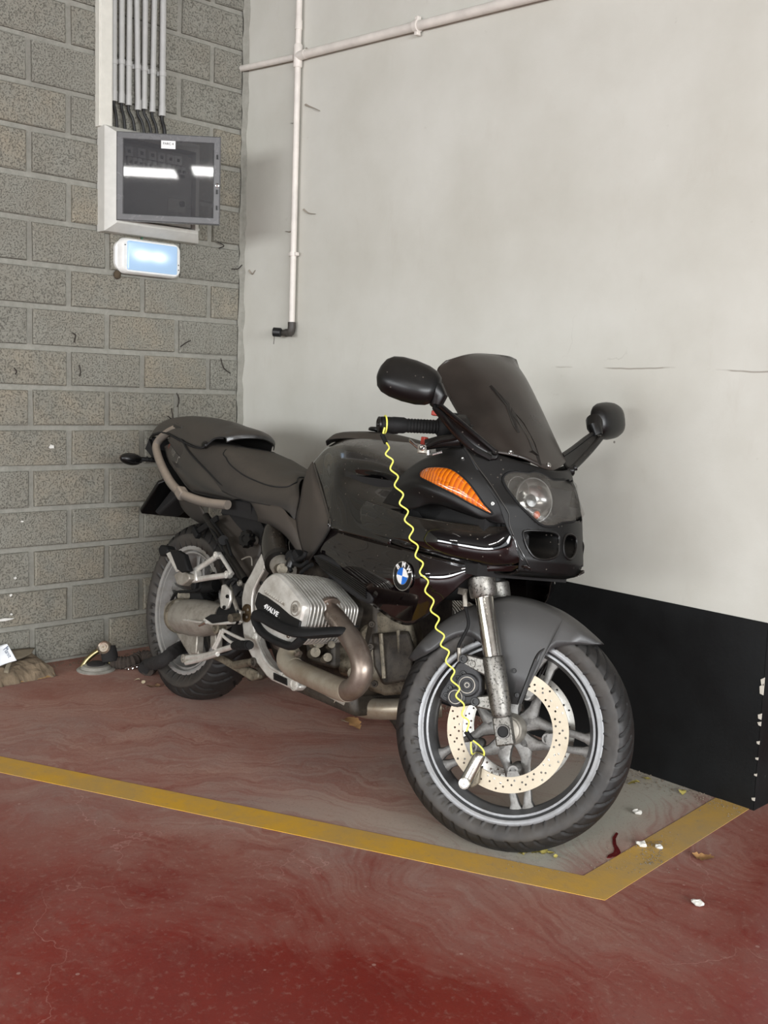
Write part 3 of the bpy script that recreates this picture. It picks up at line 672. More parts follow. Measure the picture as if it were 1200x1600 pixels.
# --- tank
def q3(px, py, y): p = P(px, py, y); return (p.y, p.z, p.x)
tank = fix(half([
    (.60, [(0, .895), (-.05, .893, .635), q3(489.5, 722, -.10), q3(496, 745, -.155), q3(506, 776, -.192), q3(513, 802, -.212), q3(515, 818, -.226)]),
    (.655, [(0, .952), (-.045, .948, .675), q3(508, 703, -.092), (-.15, .878, .80), (-.190, .832, .885), (-.206, .790, .92), (-.228, .715, .96)]),
    (.72, [(0, .988), (-.055, .977, .74), (-.112, .948, .79), (-.165, .902, .86), (-.192, .852, .925), (-.208, .806, .955), (-.233, .714, .99)]),
    (.83, [(0, .998), (-.07, .985, .84), (-.137, .948, .885), (-.183, .900, .94), (-.178, .862, .985), (-.210, .812, 1.01), (-.241, .714, 1.035)]),
    (.97, [(0, .996), (-.075, .982, .98), (-.145, .946, 1.02), (-.192, .900, 1.06), (-.172, .862, 1.085), (-.213, .806, 1.095), (-.249, .713, 1.105)]),
    (1.10, [(0, .980), (-.075, .968, 1.11), (-.148, .936, 1.14), (-.202, .892, 1.165), (-.184, .856, 1.175), (-.224, .800, 1.18), (-.256, .711, 1.185)]),
    (1.22, [(0, .95), (-.075, .94, 1.22), (-.15, .912, 1.23), (-.205, .875, 1.25), (-.205, .845, 1.255), (-.238, .79, 1.26), (-.262, .708, 1.26)])], 7, 5), VZ)
tk = part('fuel_tank', tank, GLOSS, solid=.004, ang=60)
pad = fix(half([(.66, [(0, .970), (-.03, .966), (-.052, .952)]), (.69, [(0, .998), (-.045, .991), (-.074, .968)]), (.80, [(0, 1.009), (-.055, .999), (-.084, .979)]), (.90, [(0, 1.009), (-.055, 1.0), (-.085, .979)]), (1.0, [(0, 1.0), (-.05, .992), (-.082, .972)]), (1.06, [(0, .988), (-.04, .981), (-.062, .966)])], 4, 3), VZ)
part('tank_cover', pad, KNEE, tk, solid=.004, ang=50)
part('filler_cap', MB().lathe([(.045, 0), (.045, .006), (.04, .010), (.03, .010), (.029, .007), (.0002, .007)], (.86, 0, 1.012), V(-.02, 0, 1), 32), SATIN, tk)
# --- nose surface x = xc(z) - k y^2
NZ = [(.62, 1.55), (.70, 1.600), (.73, 1.609), (.768, 1.599), (.80, 1.590), (.853, 1.577), (.898, 1.551), (.957, 1.523), (1.02, 1.478)]
def xc(z):
    if z <= NZ[0][0]: return NZ[0][1]
    for (z0, x0), (z1, x1) in zip(NZ, NZ[1:]):
        if z <= z1: t = (z - z0) / (z1 - z0); return x0 + (x1 - x0) * t
    return NZ[-1][1]
def ns(y, z, off=0.0):
    p = V(xc(z) - 2.2 * y * y - 6 * y ** 4, y, z)
    return p + V(1, 4.4 * y, .35).normalized() * off
def NP(px, py, off=0.0):
    """pixel -> point on the nose"""
    lo, hi = -.30, .24; best = None
    d = None
    for k in range(109):
        y = lo + (hi - lo) * k / 108; q = P(px, py, y); e = q.x - (xc(q.z) - 2.2 * y * y - 6 * y ** 4)
        if d is not None and d * e <= 0:
            f = abs(d) / max(1e-9, abs(d) + abs(e)); y = y - (hi - lo) / 108 * (1 - f); q = P(px, py, y); best = q
        d = e
    if best is None: best = P(px, py, .15)
    return best + V(1, 4.4 * best.y, .35).normalized() * off
seam = [(724, 695), (745, 728), (765, 755), (783, 783), (795, 803), (796, 820), (808, 850), (820, 872), (828, 888)]
sy = [(1.02, .212), (.985, .205), (.93, .19), (.86, .163), (.80, .147), (.75, .127), (.70, .115), (.60, .10)]
def symax(z):
    for (z0, y0), (z1, y1) in zip(sy, sy[1:]):
        if z >= z1: t = (z - z0) / (z1 - z0); return y0 + (y1 - y0) * t
    return .1
cow = MB(); NV, NU = 56, 64; rows = []
for i in range(NV + 1):
    row = []
    for j in range(NU + 1):
        s = j / NU * 2 - 1
        top = .953 + .032 * abs(s) ** 1.6; bot = .700 - .004 * abs(s)
        z = bot + (top - bot) * i / NV; row.append(ns(s * symax(z), z))
    rows.append(row)
cow.grid(rows); fix(cow, VX)
lens_px = [(785, 748), (791, 740), (802, 737), (814, 738), (825, 739), (833, 737), (843, 739), (853, 744), (863, 750), (877, 750), (890, 750), (898, 766), (903, 785), (905, 800), (902, 811), (893, 815), (878, 817), (866, 822), (850, 822), (838, 815), (825, 803), (812, 790), (800, 775), (790, 761)]
in1 = [(817, 833), (823, 829), (840, 829), (861, 831), (872, 837), (873, 850), (871, 866), (861, 873), (845, 874), (832, 868), (822, 852)]
in2 = [(882, 840), (887, 835), (895, 836), (899.5, 843), (900, 857), (896, 869), (889, 874), (882, 867), (880, 852)]
def inside(poly, y, z):
    c = False; n = len(poly)
    for i in range(n):
        a, b = poly[i], poly[i - 1]
        if (a.z > z) != (b.z > z) and y < (b.y - a.y) * (z - a.z) / (b.z - a.z) + a.y: c = not c
    return c
O_l = [NP(p.x, p.y) for p in spl([V(a, b, 0) for a, b in lens_px], 3, True)]
O_1 = [NP(p.x, p.y) for p in spl([V(a, b, 0) for a, b in in1], 4, True)]
O_2 = [NP(p.x, p.y) for p in spl([V(a, b, 0) for a, b in in2], 4, True)]
def shrink(O, s): c = sum(O, Vector()) / len(O); return [c + (p - c) * s for p in O]
def cutf(mb, polys):
    out = []
    for f in mb.f:
        c = sum((mb.v[i] for i in f), Vector()) / len(f)
        if not any(inside(O, c.y, c.z) for O in polys): out.append(f)
    mb.f = out
cutf(cow, [shrink(O_l, .985), shrink(O_1, .98), shrink(O_2, .97)])
cowl = part('front_cowl', cow, MATTE, solid=.003, ang=60)
# chin below the intakes
mb = MB().patch([[ns(s * .118, .700) for s in (-1, -.5, 0, .5, 1)], [ns(s * .112, .690) + V(-.012, 0, 0) for s in (-1, -.5, 0, .5, 1)], [V(1.50, s * .11, .680) for s in (-1, -.5, 0, .5, 1)], [V(1.36, s * .13, .70) for s in (-1, -.5, 0, .5, 1)]], 4, 4)
part('chin_panel', fix(mb, -VZ), SATIN, cowl, solid=.003)
for O in (O_1, O_2):
    back = [p + V(-.085, -p.y * .15, -.004) for p in shrink(O, .72)]; mid = [p + V(-.03, 0, 0) for p in shrink(O, .9)]
    mb = MB().grid([O, mid, back], False, True); mb.f.append(tuple(range(2 * len(O), 3 * len(O))))
    d = part('air_intake', mb, SATIN, cowl, ang=50)
    part('intake_rim', MB().tube([p + V(.001, 0, 0) for p in O] + [O[0] + V(.001, 0, 0), O[1] + V(.001, 0, 0)], .0028, 8, False), SATIN, cowl)
# headlight: reflector bowl with two round reflectors, projector, ribbed lens and black gasket
REFL = plain('headlight_reflector', (150, 148, 144), .22, metal=.9)
HBOWL = plain('headlight_bowl', (74, 72, 69), .4, metal=.4)
hb = [p + V(-.055, -p.y * .1, .0) for p in shrink(O_l, .88)]
mb = MB().grid([O_l, [p + V(-.02, 0, 0) for p in shrink(O_l, .97)], hb], False, True); mb.f.append(tuple(range(2 * len(O_l), 3 * len(O_l))))
hl = part('headlight', mb, HBOWL, cowl, ang=45)
fwd = V(.93, -.2, .18).normalized()
for (px, py, R_) in ((842, 779, .052), (816, 762, .030)):
    c0 = NP(px, py, -.012) - fwd * .035
    part('reflector', MB().lathe([(R_, .026), (R_ * .97, .02), (R_ * .8, .006), (R_ * .5, -.004), (R_ * .2, -.008), (.0002, -.008)], c0, fwd, 40), REFL, hl)
    part('reflector_ring', MB().lathe([(R_ * 1.0, .024), (R_ * 1.02, .029), (R_ * 1.07, .029), (R_ * 1.08, .022)], c0, fwd, 40), REFL, hl)
    part('bulb_shield', MB().lathe([(R_ * .36, -.006), (R_ * .36, .012), (R_ * .3, .017), (.0002, .018)], c0, fwd, 28), STEEL, hl)
part('amber_bulb', MB().ball(NP(850, 800, -.03), (.008, .01, .010), 12), plain('amber_bulb_glass', (190, 96, 60), .3), hl)
def m_lens():
    t = NT('headlight_lens'); w = t.n('ShaderNodeTexWave', bands_direction='Y'); w.inputs['Scale'].default_value = 90; t.l(t.co(), w.inputs['Vector'])
    n = t.noise(14, 4, .6); t.set(Base_Color=srgb(126, 122, 114), Roughness=.10, Alpha=t.rng(n, .3, .8, .16, .34)); t.b.inputs['Specular IOR Level'].default_value = .7; t.bump(w.outputs['Fac'], .18, .001); return t.m
LENS = m_lens()
cl = sum(O_l, Vector()) / len(O_l); rows = []
for s in (1, .97, .86, .66, .42, .2, .05):
    rr_ = []
    for p in O_l:
        q = cl + (p - cl) * s; q = ns(q.y, q.z); rr_.append(q + V(.9, q.y * 4, .3).normalized() * (.002 + .008 * (1 - s * s) ** .6))
    rows.append(rr_)
mb = MB().grid(rows, False, True); mb.f.append(tuple((len(rows) - 1) * len(O_l) + k for k in range(len(O_l))))
part('headlight_lens', fix(mb, VX), LENS, hl, ang=60)
part('lens_gasket', MB().tube([p + V(.0015, 0, 0) for p in O_l] + [O_l[0] + V(.0015, 0, 0), O_l[1] + V(.0015, 0, 0)], .0032, 8, False), RUB, hl)
# --- windscreen
sc_rows = []
for (ra, rya), (la, lya), cz in [(((772, 706), -.147), ((876, 715), .147), (1.525, .953)), (((736, 676), -.166), ((857, 688), .166), (1.468, 1.040)), (((712, 640), -.158), ((838, 642), .158), (1.400, 1.122)), (((692, 603), -.155), ((821, 600), .155), (1.325, 1.197)), (((683, 578), -.150), ((812, 576), .148), (1.255, 1.238)), (((698, 563), -.128), ((807, 561.5), .130), (1.218, 1.248))]:
    a, b, c = P(*ra, rya), P(*la, lya), V(cz[0], 0, cz[1])
    sc_rows.append([a, a.lerp(c, .45) + (c - a).length * .16 * V(.75, -.35, .2), c, b.lerp(c, .45) + (c - b).length * .16 * V(.75, .35, .2), b])
scr = fix(MB().patch(sc_rows, 7, 9), VX)
ws = part('windscreen', scr, SCREEN, solid=.004, ang=60)
ts = tree(scr); tc_ = tree(cow)
def screws(parent, lst, t, m=None, r=.006, name='screw'):
    for px, py in lst:
        p, n = on(t, px, py, -.001); part(name, MB().bolt(p, n, r, .004, 14), m or SATIN, parent)
part('seam_highlight', MB().tube(spl([NP(a, b, .0012) for a, b in seam], 4), .0016, 6), GREYP, cowl)  # pale tube along the seam, standing in for its edge highlight
screws(ws, [(798, 707), (857, 727)], ts, STEEL, .0068)
# dark streaks where the dust was wiped off the screen
WIPE = plain('wiped_screen', (20, 17, 15), .2)
for ol in ([(764, 604), (768, 602), (783, 618), (796, 631), (797, 640), (806, 660), (812, 676), (808, 676), (801, 664), (793, 642), (790, 634)], [(799, 637), (804, 645), (818, 661), (830, 682), (836, 694), (842, 712), (846, 728), (836, 726), (832, 704), (824, 684), (812, 664), (800, 648)]):
    q = [on(ts, a, b, .0012) for a, b in ol]; mb = MB(); mb.add([p for p, _ in q], [tuple(range(len(q)))]); part('wiped_streak', fix(mb, VX), WIPE, ws, ang=0)
# --- upper side panels with amber indicators (right as seen, left mirrored)
Sn = lambda px, py: NP(px, py, .0)
up_rows = [
    [P(629, 740, -.205), P(648, 725, -.212), P(668, 714, -.214), P(690, 705, -.212), P(708, 698, -.208), Sn(724, 695)],
    [P(622, 750, -.232), P(645, 738, -.243), P(675, 731, -.250), P(705, 731, -.228), P(730, 735, -.205), Sn(750, 735)],
    [P(617, 757, -.243), P(645, 747, -.258), P(682, 751, -.254), P(715, 760, -.225), P(747, 768, -.190), Sn(773, 768)],
    [P(612, 766, -.248), P(648, 757, -.272), P(690, 773, -.252), P(727, 791, -.212), P(757, 804, -.176), Sn(788, 791)],
    [P(604, 777, -.244), P(645, 775, -.262), P(683, 785, -.244), P(724, 799, -.206), P(760, 811, -.168), Sn(794, 806)],
    [P(598, 786, -.238), P(640, 796, -.256), P(676, 788, -.240), P(722, 802, -.200), P(762, 815, -.158), Sn(796, 820)]]
ups = fix(MB().patch(up_rows, 6, 6), V(0.3, -1, 0)); tu = tree(ups)
up = part('upper_side_panel', ups, MATTE, solid=.003, ang=60); part('upper_side_panel', ups.mirrored(), MATTE, solid=.003, ang=60)
amb_px = [(656, 742), (660, 735), (671, 731), (692, 731), (705, 734), (718, 742), (732, 755), (745, 772), (757, 789), (767, 799), (768, 803), (755, 797), (735, 787), (712, 774), (690, 763), (668, 752), (658, 747)]
def m_amber():
    t = NT('amber_indicator_lens'); w = t.n('ShaderNodeTexWave', bands_direction='X', wave_profile='SAW'); w.inputs['Scale'].default_value = 34; w.inputs['Distortion'].default_value = .6; t.l(t.co(), w.inputs['Vector'])
    n = t.noise(16, 4); c = t.mix(w.outputs['Fac'], srgb(140, 48, 0), srgb(230, 126, 8)); c = t.mix(t.rng(n, .5, .7, 0, .4), c, srgb(228, 110, 60))
    t.set(Base_Color=c, Roughness=.12); t.b.inputs['Specular IOR Level'].default_value = .7; t.b.inputs['Coat Weight'].default_value = .7; t.bump(w.outputs['Fac'], .6, .003); return t.m
AMB = m_amber()
ao = poly_on(tu, amb_px, 3, .0005); dm = dome_on(tu, ao, .007); fix(dm, V(.3, -1, 0))
il = part('indicator_lens', dm, AMB, label='amber indicator lens', ang=60); part('indicator_lens', dm.mirrored(), AMB, label='amber indicator lens', ang=60)
g = [p for p, _ in ao]; part('lens_gasket', MB().tube(g + g[:2], .003, 8, False), RUB, il)
screws(up, [(723, 717), (770, 787)], tu, STEEL, .005)
# --- shoulder of the fairing, glossy bulge between tank and nose
sh_rows = [
    [P(560, 778, -.200), P(596, 790, -.232), P(640, 806, -.250), P(700, 815, -.226), P(757, 822, -.160), P(786, 823, -.140), P(796, 822, -.134)],
    [P(560, 792, -.218), P(596, 808, -.248), P(640, 824, -.266), P(700, 832, -.244), P(758, 838, -.172), P(790, 836, -.142), P(803, 838, -.135)],
    [P(560, 812, -.232), P(596, 828, -.257), P(640, 842, -.270), P(700, 852, -.246), P(758, 862, -.174), P(792, 858, -.138), P(808, 856, -.127)],
    [P(560, 826, -.238), P(600, 840, -.256), P(645, 854, -.260), P(702, 868, -.232), P(756, 881, -.160), P(792, 878, -.128), P(812, 868, -.122)],
    [P(560, 831, -.228), P(600, 845, -.238), P(645, 859, -.250), P(702, 873, -.212), P(756, 884, -.145), P(795, 884, -.118), P(818, 876, -.115)]]
shs = fix(MB().patch(sh_rows, 7, 7), V(.2, -1, 0)); 
sf = part('side_fairing', shs, GLOSS, solid=.003, ang=60); part('side_fairing', shs.mirrored(), GLOSS, solid=.003, ang=60)
tsh = tree(shs)
# --- lower side panel with roundel
lo_rows = list(zip(*[
    [P(512, 824, -.208), P(499, 848, -.213), P(484, 872, -.200)],
    [P(545, 834, -.218), P(540, 870, -.234), P(535, 915, -.212)],
    [P(580, 843, -.230), P(580, 892, -.247), P(580, 945, -.212)],
    [P(620, 853, -.240), P(622, 905, -.252), P(618, 972, -.195)],
    [P(655, 864, -.245), P(658, 912, -.248), P(650, 974, -.188)],
    [P(692, 873, -.210), P(692, 906, -.212), P(697, 935, -.188)],
    [P(736, 882, -.160), P(738, 891, -.158), P(743, 897, -.148)],
    [P(790, 884, -.120), P(792, 889, -.116), P(800, 893, -.108)],
    [P(822, 884, -.112), P(828, 888, -.104), P(832, 893, -.090)]]))
los = fix(MB().patch([list(r) for r in lo_rows], 9, 6), V(.2, -1, 0)); tl = tree(los)
lf = part('lower_side_panel', los, GLOSSV, solid=.003, ang=60); part('lower_side_panel', los.mirrored(), GLOSSV, solid=.003, ang=60)
# roundel
c0, n0 = on(tl, 631, 900); up0 = (V(0.05, 0, 1) - n0 * n0.z).normalized(); ri0 = up0.cross(n0); R0_ = .0365
fr = lambda h: frame(c0 + n0 * h, ri0, up0, n0)
rd = part('roundel', MB().lathe([(R0_, 0), (R0_, .003), (R0_ * .97, .0042), (.0002, .0046)], c0, n0, 48), BLACKE, lf, 'round emblem with blue and white quarters')
part('roundel_ring', MB().lathe([(R0_ * .95, .0042), (R0_ * .955, .0054), (R0_ * 1.01, .0054), (R0_ * 1.02, .002)], c0, n0, 48), STEEL, rd)
for k in range(4):
    vs = [(0, 0, .0054)] + [(R0_ * .57 * math.cos(math.radians(90 * k + a)), R0_ * .57 * math.sin(math.radians(90 * k + a)), .0054) for a in range(0, 91, 10)]
    part('roundel_quarter', MB().add([fr(0) @ Vector(v) for v in vs], [tuple(range(len(vs)))]), (WHITE, BLUE)[k % 2], rd, 'blue quarter' if k % 2 else 'white quarter', ang=0)
part('roundel_ring', MB().lathe([(R0_ * .57, .0048), (R0_ * .58, .0058), (R0_ * .61, .0058), (R0_ * .62, .0046)], c0, n0, 40), STEEL, rd)
for ch, a in (('B', 138), ('M', 90), ('W', 42)):
    a = math.radians(a); d = V(math.cos(a), math.sin(a), 0); x = V(math.sin(a), -math.cos(a), 0)
    me = text_mesh(ch, .0185, .0003, bold=.0005); M_ = fr(.0052) @ Matrix.Translation(d * R0_ * .785) @ Matrix((x, d, VZ)).transposed().to_4x4()
    part('roundel_letter', mesh_mb(me, M_), WHITE, rd, ang=0); bpy.data.meshes.remove(me)
# ribbed cylinder air guide under the panel
fo = [(487, 868), (500, 866), (520, 873), (545, 888), (566, 906), (579, 924), (582, 936), (576, 944), (560, 938), (540, 924), (518, 905), (498, 886)]
q = [P(a, b, -.225) for a, b in fo]; part('cylinder_shroud', MB().prism([p + V(0, .10, 0) for p in q], V(0, -.10, 0)), DARK, bevel=.006)
for k in range(6):
    a, b = P(492 + k * 3, 869 + k * 2.6, -.229), P(560 + k * 3.6, 920 + k * 4, -.229); a, b = P(494, 870, -.229).lerp(P(502, 890, -.229), k / 6), P(572, 916, -.229).lerp(P(572, 938, -.229), k / 6)
    part('rib', MB().tube([a, (a + b) / 2 + V(0, 0, .004), b], .0022, 6), SATIN)
# dark structure inside the fairing so that no daylight shows through
part('inner_fairing', MB().box((1.30, 0, .77), (.38, .34, .20)).box((1.08, 0, .72), (.30, .36, .30)).box((1.42, 0, .84), (.16, .25, .14)), DARK, ang=0)
part('seat_base', MB().box((.50, 0, .715), (.46, .30, .06)), DARK, ang=0)
part('scoop_liner', MB().prism([P(600, 780, -.20), P(700, 770, -.20), P(790, 815, -.12), P(790, 850, -.10), P(640, 840, -.20)], V(0, .03, 0)), DARK, ang=0)
# --- knee panel
kn = [
    [P(487, 722.5, -.108), P(488.5, 721.5, -.112), P(490.5, 726, -.118)],
    [P(478, 738, -.145), P(487, 742, -.168), P(496, 745, -.158)],
    [P(472, 760, -.168), P(490, 768, -.196), P(505, 775, -.192)],
    [P(468, 785, -.178), P(492, 795, -.212), P(513, 803, -.212)],
    [P(462, 812, -.186), P(490, 820, -.222), P(516, 820, -.226)],
    [P(467, 843, -.195), P(488, 845, -.218), P(508, 838, -.221)],
    [P(475, 868, -.198), P(485, 865, -.210), P(495, 858, -.214)],
    [P(478, 882, -.198), P(480, 880, -.200), P(482, 877, -.203)]]
kns = fix(MB().patch(kn, 5, 6), V(0, -1, 0)); kp = part('knee_panel', kns, KNEE, solid=.004, ang=60); part('knee_panel', kns.mirrored(), KNEE, solid=.004, ang=60)
part('panel_edge', MB().tube(spl([r[2] for r in kn], 5), .0038, 8), GREYP, kp)
# panel below the seat
us = [
    [P(389, 782, -.178), P(400, 784, -.186), P(420, 788, -.190), P(440, 793, -.192), P(452, 806, -.192), P(462, 812, -.186)],
    [P(397, 795, -.180), P(406, 797, -.192), P(424, 803, -.200), P(444, 811, -.202), P(456, 820, -.200), P(465, 830, -.194)],
    [P(402, 808, -.178), P(410, 811, -.190), P(426, 816, -.202), P(446, 828, -.205), P(458, 838, -.203), P(468, 846, -.197)],
    [P(403, 815, -.170), P(412, 818, -.182), P(428, 824, -.192), P(447, 839, -.198), P(462, 860, -.198), P(478, 882, -.198)]]
uss = fix(MB().patch(us, 5, 5), V(0, -1, 0)); part('under_seat_panel', uss, KNEE, solid=.003, ang=60); part('under_seat_panel', uss.mirrored(), KNEE, solid=.003, ang=60)
# --- seat
seat = [
    (-.20, [(0, .94), (-.05, .94), (-.085, .943), (-.110, .930), (-.122, .918), (-.130, .903)]),
    (-.08, [(0, .925), (-.05, .925), (-.11, .925), (-.130, .900), (-.142, .880), (-.150, .858)]),
    (.05, [(0, .918), (-.06, .918), (-.112, .905), (-.138, .878), (-.152, .850), (-.160, .815)]),
    (.20, [(0, .912), (-.06, .912), (-.115, .900), (-.146, .856), (-.164, .816), (-.172, .772)]),
    (.34, [(0, .884), (-.06, .884), (-.120, .866), (-.154, .818), (-.176, .783), (-.184, .752)]),
    (.47, [(0, .857), (-.06, .854), (-.122, .832), (-.160, .798), (-.182, .768), (-.190, .742)]),
    (.56, [(0, .850, .53), (-.06, .848, .55), (-.122, .828, .60), (-.160, .795, .65), (-.184, .765, .67), (-.192, .738, .68)]),
    (.60, [(0, .842, .55), (-.06, .838, .575), (-.118, .815, .64), (-.155, .785, .70), (-.176, .750, .725), (-.188, .712, .738)])]
sts = fix(half(seat, 6, 6), VZ); st = part('seat', sts, SEATM, solid=.01, ang=60); tst = tree(sts)
nr_ = [on(tst, a, b)[0] for a, b in [(352, 704), (354, 716), (361, 727), (380, 742), (403, 753), (420, 759), (437, 761.5), (452, 760), (463, 754), (471, 746)]]
ov = spl([V(p.x, p.y, p.z) for p in nr_] + [V(p.x, -p.y, p.z) for p in reversed(nr_)], 4, True); po = []
for p in ov: h_, n_2, _, _ = tst.find_nearest(p); po.append((h_, n_2 if n_2.z > 0 else -n_2))
spd = part('seat_pad', fix(dome_on(tst, po, .003, (1, .97, .85, .7, .55, .4, .25, .1)), VZ), SEATP, st, 'dustier seat pad', ang=60)
part('seat_seam', MB().tube([p + n * .001 for p, n in po] + [po[0][0] + po[0][1] * .001], .0024, 6, False), DARK, st)
hump = fix(half([
    (-.485, [(0, .925), (-.025, .922), (-.045, .912), (-.06, .895)]),
    (-.45, [(0, .962), (-.035, .955), (-.06, .935), (-.075, .905)]),
    (-.39, [(0, .990), (-.045, .980), (-.075, .955), (-.09, .922)]),
    (-.27, [(0, 1.008), (-.055, .996), (-.088, .968), (-.106, .932)]),
    (-.12, [(0, 1.010), (-.058, .996), (-.098, .960), (-.126, .912)]),
    (.02, [(0, 1.001), (-.060, .987), (-.104, .948), (-.138, .893)]),
    (.08, [(0, .992), (-.060, .980), (-.104, .948), (-.136, .899)]),
    (.13, [(0, .982, .165), (-.058, .975, .155), (-.098, .954), (-.120, .932, .115)]),
    (.165, [(0, .970, .212), (-.054, .964, .195), (-.088, .952, .172), (-.106, .938, .150)]),
    (.172, [(0, .950, .220), (-.052, .944, .203), (-.084, .933, .180), (-.100, .920, .158)])], 5, 6), VZ)
hp = part('pillion_cover', hump, GREYP, solid=.004, ang=60)
part('cover_gap', MB().tube(spl([V(x, -y - .001, z - .002) for x, y, z in ((-.39, .092, .921), (-.27, .108, .931), (-.12, .128, .911), (.02, .140, .892), (.08, .138, .897), (.115, .122, .930), (.150, .108, .936))], 5), .0035, 6), DARK, hp)
part('cover_catch', MB().ball(P(320, 695, -.135), (.018, .008, .014), 12), SATIN, hp)
# --- tail side panels, lettering, grab rail
tp = [
    [P(281, 686, -.122), P(285, 689, -.130), P(297, 708, -.150), P(322, 734, -.162), P(347, 758, -.172), P(378, 779, -.178)],
    [P(267, 692, -.110), P(276, 711, -.145), P(286, 731, -.166), P(310, 752, -.180), P(338, 769, -.184), P(370, 780, -.180)],
    [P(256, 698, -.088), P(262, 718, -.128), P(275, 738, -.152), P(297, 766, -.170), P(322, 774, -.174), P(362, 782, -.176)]]
tps = fix(MB().patch(tp, 8, 6), V(0, -1, 0)); tpn = part('tail_panel', tps, GREYP, solid=.003, ang=60); part('tail_panel', tps.mirrored(), GREYP, solid=.003, ang=60); ttp = tree(tps)
part('panel_gap', MB().tube(spl([p + V(0, -.002, .001) for p in tp[0]], 5), .003, 6), DARK, tpn)
RED = plain('red_decal', (176, 84, 68), .5); LGREY = plain('grey_decal', (150, 146, 138), .5)
def decal(s, px0, px1, t, size, m, parent, off=.0012, name='lettering', shear=0.0, space=1.0):
    a, n = on(t, *px0, off); b, n2 = on(t, *px1, off); x = (b - a).normalized(); n = (n + n2).normalized(); y = n.cross(x).normalized()
    me = text_mesh(s, size, .0002, align='LEFT', shear=shear, space=space); mb = mesh_mb(me, frame(a, x, y, n)); bpy.data.meshes.remove(me)
    for i, v in enumerate(mb.v):
        h, nn, _, _ = t.find_nearest(v)
        if h: mb.v[i] = h + (nn if nn.dot(n) > 0 else -nn) * off
    return part(name, mb, m, parent, ang=0)
decal('R', (264, 694), (270, 706), ttp, .040, RED, tpn, shear=.25)
decal('1100', (268.5, 703), (277, 718), ttp, .030, LGREY, tpn, shear=.25)
decal('S', (276.5, 717), (282, 726), ttp, .042, LGREY, tpn, shear=.25)
rl = [P(282, 669, -.088), P(270, 672, -.092), P(257, 680, -.096), P(247, 690, -.10), P(244, 700, -.108), P(249, 719, -.135), P(258, 739, -.158), P(269, 757, -.176), P(284, 771, -.188), P(304, 780, -.192), P(328, 786, -.192), P(356, 789, -.186)]
RAIL = dusty('grab_rail_coating', (96, 90, 83), .5, (168, 152, 134), .85, lo=-.2)
for s in (1, -1):
    q = [V(p.x, p.y * s, p.z) for p in rl]
    g_ = part('grab_rail', MB().tube(spl(q, 7), .014, 14, squash=1.15), RAIL)
    part('rail_bracket', MB().box(q[0] + V(.0, 0, 0), (.07, .03, .026), Matrix.Rotation(.15, 3, 'Y')), GREYP, g_, bevel=.006)
    part('rail_clamp', MB().box(P(284, 771, -.188) if s > 0 else V(q[8].x, q[8].y, q[8].z), (.045, .034, .036), Matrix.Rotation(.5, 3, 'Y')), RAIL, g_, bevel=.006)
part('tail_cap', MB().prism([V(-.46, -.07, .86), V(-.46, .07, .86), V(-.47, .055, .912), V(-.47, -.055, .912)], V(.06, 0, 0)), DARK, bevel=.006)
part('tail_underside', MB().prism([V(-.46, -.07, .90), V(-.30, -.10, .80), V(-.05, -.14, .735), V(.45, -.16, .735), V(.45, -.15, .70), V(0, -.12, .70), V(-.28, -.08, .76), V(-.46, -.06, .86)], V(0, .14, 0)).mirror(), DARK, ang=0)
# rear indicators
for s in (1, -1):
    a, b = V(-.33, -.10 * s, .824), V(-.372, -.205 * s, .812)
    ind = part('rear_indicator', MB().ball(V(-.372, -.178 * s, .813), (.026, .047, .0235), 20, Matrix.Rotation(.12 * s, 3, 'Z')), SATIN)
    part('stalk', MB().tube([a + V(0, .02 * s, 0), a.lerp(b, .45)], .0085, 12).tube([a.lerp(b, .1), a.lerp(b, .14)], .0105, 12).tube([a.lerp(b, .24), a.lerp(b, .28)], .0105, 12), RUB, ind)
    part('lens', MB().ball(V(-.380, -.180 * s, .813), (.022, .040, .0195), 20), plain('rear_amber_lens', (190, 100, 20), .2), ind)
    if s > 0: part('lens_frame', MB().tube(spl([V(-.347, -.146, .824), V(-.350, -.178, .8275), V(-.353, -.205, .822), V(-.352, -.206, .807), V(-.347, -.178, .801), V(-.345, -.147, .806)], 4, True), .0016, 6), RUB, ind)
# number plate carrier hanging behind the tail
pc = [V(-.255, -.085, .752), V(-.268, -.105, .738), V(-.362, -.112, .620), V(-.370, -.104, .610), V(-.370, .104, .610), V(-.362, .112, .620), V(-.268, .105, .738), V(-.255, .085, .752)]
npl = part('plate_carrier', MB().prism(pc, V(-.012, 0, .010)), SATIN, bevel=.004)
part('carrier_arm', MB().prism([V(-.20, -.05, .80), V(-.27, -.05, .72), V(-.36, -.06, .625), V(-.33, -.06, .615), V(-.18, -.05, .72)], V(0, .10, 0)), DARK, npl, bevel=.01)
